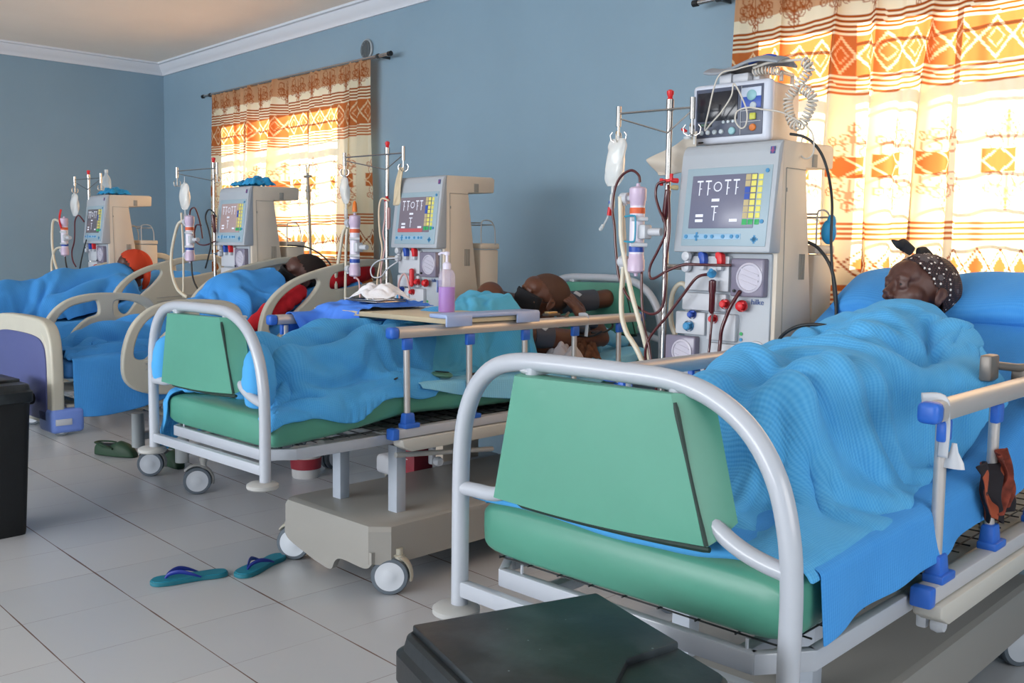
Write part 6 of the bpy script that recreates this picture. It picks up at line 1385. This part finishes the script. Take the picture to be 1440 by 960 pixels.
# patterned cloth hanging at the side
X = np.zeros((22, 24, 3))
for i, a in enumerate(np.linspace(0, 1, 22)):
    for j, b in enumerate(np.linspace(0, 1, 24)): X[i, j] = (.482 + .018 * math.sin(a * 12 + b * 3) + .01 * b, .93 + .26 * a * (1 - .35 * b) + .10 * b + .012 * math.sin(b * 9), .868 - .17 * b + .012 * math.sin(a * 9))
pm = mat('dark_print', '241A1E', .85); nt, L, M = nodes_tools(pm); bb = nt.nodes['Principled BSDF']; wv = nt.nodes.new('ShaderNodeTexWave'); wv.inputs['Scale'].default_value = 7; wv.inputs['Distortion'].default_value = 7; L(nt.nodes['Texture Coordinate'].outputs['Object'], wv.inputs['Vector'])
mx_ = nt.nodes.new('ShaderNodeMix'); mx_.data_type = 'RGBA'; mx_.inputs[6].default_value = (*lin('1E1A20'), 1); mx_.inputs[7].default_value = (*lin('9C4A30'), 1); L(M('GREATER_THAN', wv.outputs['Color'], .72), mx_.inputs[0]); L(mx_.outputs[2], bb.inputs['Base Color'])
o = cloth_obj('patterned_wrap', X, pm, None, .006); place(o, B1, R1); tag(o, 'dark wrap with rust coloured print hanging between the rail posts of the nearest bed', 'cloth')
X = np.zeros((12, 18, 3))
for i, a in enumerate(np.linspace(0, 1, 12)):
    for j, b in enumerate(np.linspace(0, 1, 18)): X[i, j] = (.500 + .014 * math.sin(a * 9 + b * 6), 1.03 + .06 * a + .10 * math.sin(b * 2.6), .885 - .17 * b + .02 * a)
o = cloth_obj('rust_scarf', X, mat('rust_print', '8E4030', .85, noise=(30, .7)), None, .005); place(o, B1, R1); tag(o, 'rust coloured cloth end trailing over the dark wrap on the nearest bed', 'cloth')
# support strut under the raised backrest of bed 1 and its green lining
g = G(); g.box((.40, 1.66, .93), (.03, 1.05, .03), .004, rot=(.467, 0, 0)); g.box((-.40, 1.66, .93), (.03, 1.05, .03), .004, rot=(.467, 0, 0)); g.tube([(.40, 1.75, .95), (.38, 1.35, .60)], .014, 10); g.tube([(-.40, 1.75, .95), (-.38, 1.35, .60)], .014, 10); g.obj('backrest_frame', white_metal, bed1)
# pillow-like top of the raised backrest
# ------------------------------------------------------------------ bins
lm = mat('lid_black', '1B2125', .42, noise=(5, .35, 8), bump=(30, .2, .003)); nt, L, M = nodes_tools(lm); bb = nt.nodes['Principled BSDF']; src = bb.inputs['Base Color'].links[0].from_socket
vz = nt.nodes.new('ShaderNodeTexVoronoi'); vz.inputs['Scale'].default_value = 26; L(nt.nodes['Texture Coordinate'].outputs['Object'], vz.inputs['Vector'])
nz = nt.nodes.new('ShaderNodeTexNoise'); nz.inputs['Scale'].default_value = 6; nz.inputs['Detail'].default_value = 9; L(nt.nodes['Texture Coordinate'].outputs['Object'], nz.inputs['Vector'])
sp_ = M('MULTIPLY', M('LESS_THAN', vz.outputs['Distance'], .055), M('GREATER_THAN', nz.outputs[0], .52)); du_ = M('MULTIPLY', M('MAXIMUM', M('SUBTRACT', nz.outputs[0], .48), 0), 1.0)
mz = nt.nodes.new('ShaderNodeMix'); mz.data_type = 'RGBA'; L(M('MINIMUM', M('ADD', sp_, du_), 1), mz.inputs[0]); L(src, mz.inputs[6]); mz.inputs[7].default_value = (*lin('6E7A80'), 1); L(mz.outputs[2], bb.inputs['Base Color'])
def bin_(label, loc, rz, w_=.40, d_=.42, h=.78):
    """tall black pedal bin: tapered body, rimmed lid with a raised centre field"""
    t = thing('pedal_bin', label, 'bin', loc, rz)
    def rr(hw, hd, r, n=6):
        out = []
        for cx, cy, a0 in ((hw - r, hd - r, 0), (-hw + r, hd - r, PI / 2), (-hw + r, -hd + r, PI), (hw - r, -hd + r, 1.5 * PI)):
            for k in range(n + 1): a = a0 + PI / 2 * k / n; out.append((cx + r * math.cos(a), cy + r * math.sin(a)))
        return out
    def stack(levels):
        g = G(); vs = []; n = None
        for (sw, sd, r, z) in levels: P = rr(sw, sd, r); n = len(P); vs += [(a, b, z) for a, b in P]
        fs = [(i * n + k, i * n + (k + 1) % n, (i + 1) * n + (k + 1) % n, (i + 1) * n + k) for i in range(len(levels) - 1) for k in range(n)]
        fs += [tuple(range(n - 1, -1, -1)), tuple(range((len(levels) - 1) * n, len(levels) * n))]; g.add(vs, fs); return g
    a, b = w_ / 2, d_ / 2
    stack([(a * .78, b * .78, .03, 0), (a * .80, b * .80, .035, .02), (a * .93, b * .93, .04, h - .13), (a * .95, b * .95, .04, h - .09)]).obj('bin_body', blk, t, ang=40)
    ld = stack([(a * .97, b * .97, .04, h - .10), (a * 1.0, b * 1.0, .045, h - .095), (a * 1.0, b * 1.0, .045, h - .045), (a * .955, b * .955, .045, h - .035), (a * .93, b * .93, .04, h - .012), (a * .90, b * .90, .035, h - .006)]).obj('lid', mat('lid_black', '22282C', .45, noise=(16, .35, 8), bump=(40, .25, .003)), t, ang=30)
    g = G(); g.prism([(-a * .86, b * .90), (-a * .86, -b * .86), (a * .80, -b * .86), (a * .80, -b * .05), (a * .64, b * .09), (a * .385, b * .36), (a * .30, b * .90)][::-1], h - .012, h + .008, 'xy', bev=.005); g.obj('raised_field', mat('lid_black', '22282C', .45), ld, ang=30)
    g = G(); g.tube([(-a * .5, b * .98, h - .05), (a * .5, b * .98, h - .05)], .014, 10); g.obj('hinge', blk, t)
    g = G(); g.box((0, -b * .95, .03), (.14, .07, .018), .006); g.obj('pedal', blk, t)
    return t
bin_('dusty black bin with a flat lid standing right before the nearest footboard', (-1.165, 1.225, ZF), math.radians(-16), .49, .47, .78)
bin_('tall black bin at the left edge of the view', (-5.42, 1.36, ZF), math.radians(4), .42, .42, .79)
# ------------------------------------------------------------------ shoes
def flipflop(label, loc, rz, side):
    t = thing('flip_flop', label, 'flip flop', loc, rz, None)
    out = cr([(0, .165), (.040, .145), (.052, .09), (.046, .02), (.036, -.05), (.040, -.12), (.022, -.162), (-.022, -.162), (-.040, -.12), (-.034, -.05), (-.040, .02), (-.046, .09), (-.036, .145)], 6, True)
    teal = mat('flipflop_teal', '147A92', .6, bump=(120, .3, .001)); tealb = mat('flipflop_edge', '1E6F80', .6)
    g = G(); v, f = curve_mesh([out], .006, .003); g.add(v, f, 0, Matrix.Translation((0, 0, .010))); g.obj('sole', tealb, t, ang=50)
    g = G(); v, f = curve_mesh([[(a * .96, b * .975) for a, b in out]], .0015, .001); g.add(v, f, 0, Matrix.Translation((0, 0, .0205))); g.obj('footbed', teal, t, ang=50)
    g = G()
    for s_ in (-1, 1): P = cr([(0, .105, .020), (s_ * .008, .085, .042), (s_ * .026, .045, .052), (s_ * .038, .0, .040), (s_ * .040, -.045, .020)], 6); g.tube(P, [.004 + .006 * math.sin(PI * min(1, i / len(P) * 1.1)) for i in range(len(P))], 8, sx=.5)
    g.obj('strap', mat('strap_navy', '1B2F8A', .45), t); return t
flipflop('teal flip flop with navy straps, the left one lying alone on the tiles', (-4.068, 1.855, ZF), math.radians(165), 1)
flipflop('teal flip flop with navy straps, half under the wheel of the second bed', (-4.01, 2.18, ZF), math.radians(205), -1)
def clog(label, loc, rz):
    t = thing('clog', label, 'clog', loc, rz, None); gm_ = mat('clog_green', '1B3A26', .6); n, m_ = 28, 26; vs = []; fs = []
    for j in range(m_ + 1):
        v = j / m_; y_ = -.17 + .34 * v; hw = .058 * max(.05, math.sin(PI * min(max(v * .94 + .03, 0), 1))) ** .35 * (.88 + .16 * v)
        hh = np.interp(v, [0, .08, .3, .5, .62, .8, .93, 1], [.055, .078, .066, .078, .100, .085, .055, .02])
        for k in range(n):
            a = 2 * PI * k / n; sa = math.sin(a); z = .012 + (hh if sa > 0 else 0) * abs(sa) ** .55 if sa > 0 else .012 * (1 + sa)
            vs.append((hw * math.copysign(abs(math.cos(a)) ** (.8 if sa > 0 else .5), math.cos(a)) * (1 - .12 * max(0, sa)), y_, z))
    for j in range(m_):
        for k in range(n): a = j * n + k; b = j * n + (k + 1) % n; fs.append((a, b, b + n, a + n))
    fs += [tuple(range(n - 1, -1, -1)), tuple(range(m_ * n, (m_ + 1) * n))]; g = G(); g.add(vs, fs); g.obj('shoe_body', gm_, t, ang=60)
    g = G(); g.ell((0, -.045, .076), (.036, .085, .012)); g.obj('foot_opening', blk, t)
    g = G(); g.tube(cr([(-.056, .02, .060), (-.058, -.06, .085), (-.03, -.150, .090), (.03, -.150, .090), (.058, -.06, .085), (.056, .02, .060)], 5), .006, 8, sx=1.8); g.obj('heel_strap', gm_, t); return t
clog('dark green clog pointing at the wheel of the cream bed', (-6.86, 2.60, ZF), math.radians(-62))
clog('dark green clog mostly hidden behind the second footboard', (-6.34, 2.78, ZF), math.radians(-95))
# ------------------------------------------------------------------ tall stand before the far curtain
t = thing('drip_stand', 'slim drip stand in front of the bright far curtain', 'stand', (-7.25, 4.46, ZF))
g = G(); g.tube([(0, 0, .06), (-.04, 0, 1.6), (-.075, 0, 2.13)], .013, 12); g.tube([(-.06, 0, 1.9), (-.068, 0, 2.02)], .020, 12); g.tube([(-.062, 0, 1.97), (-.064, 0, 1.99)], .028, 12); g.obj('pole', mat('stand_grey', '8E8B84', .4, metal=.4), t)
g = G(); g.box((-.072, 0, 2.10), (.10, .03, .022), .006); g.tube([(-.085, 0, 2.11), (-.085, 0, 2.17), (-.105, 0, 2.20)], .005, 6); g.tube([(-.06, 0, 2.11), (-.06, 0, 2.17), (-.04, 0, 2.20)], .005, 6); g.obj('hook_head', mat('stand_grey', '8E8B84', .4), t)
g = G()
for k in range(5): a = k * 2 * PI / 5; g.tube([(0, 0, .10), (.28 * math.cos(a), .28 * math.sin(a) * .8, .05)], .012, 8); g.ell((.28 * math.cos(a), .28 * math.sin(a) * .8, .028), .028)
g.obj('foot_star', blk, t)
hose('thin dark cable hanging across the far curtain behind the black masked man', (0, 0, 0), [(-6.30, 3.66, 1.42), (-6.22, 3.80, 1.40), (-6.12, 3.9, 1.30), (-6.10, 3.95, 1.15)], .006, blackc, 'power_cable', 'cable')

# one shared phrase for the things that repeat
REP = {'hospital bed': 'hospital beds along the window wall', 'mattress': 'mattresses on the hospital beds', 'dialysis machine': 'dialysis machines between the beds', 'dialyzer': 'dialyzers clamped beside the machines', 'iv bag': 'saline bags on the machine hooks', 'hose': 'milky dialysate hoses', 'tube': 'blood lines of the machines', 'blanket': 'blue blankets on the beds', 'sheet': 'blue bed sheets', 'curtain': 'printed curtains on the window wall', 'curtain rod': 'curtain rods on the window wall', 'bin': 'black pedal bins', 'flip flop': 'pair of teal flip flops', 'clog': 'pair of dark green clogs', 'cloth bundle': 'blue bundles on the machine tops', 'person': 'patients lying in the beds', 'chamber': 'blood chambers of the machines', 'cuff': 'blood pressure cuffs', 'tie': 'white ties on the bed rails', 'clip': 'red line clips'}
for o in SC.objects:
    if o.parent is None and o.get('category') in REP: o['group'] = REP[o['category']]
# lift the finished place so the floor lies at z = 0
for o in list(SC.objects):
    if o.parent is None: o.location.z -= ZF
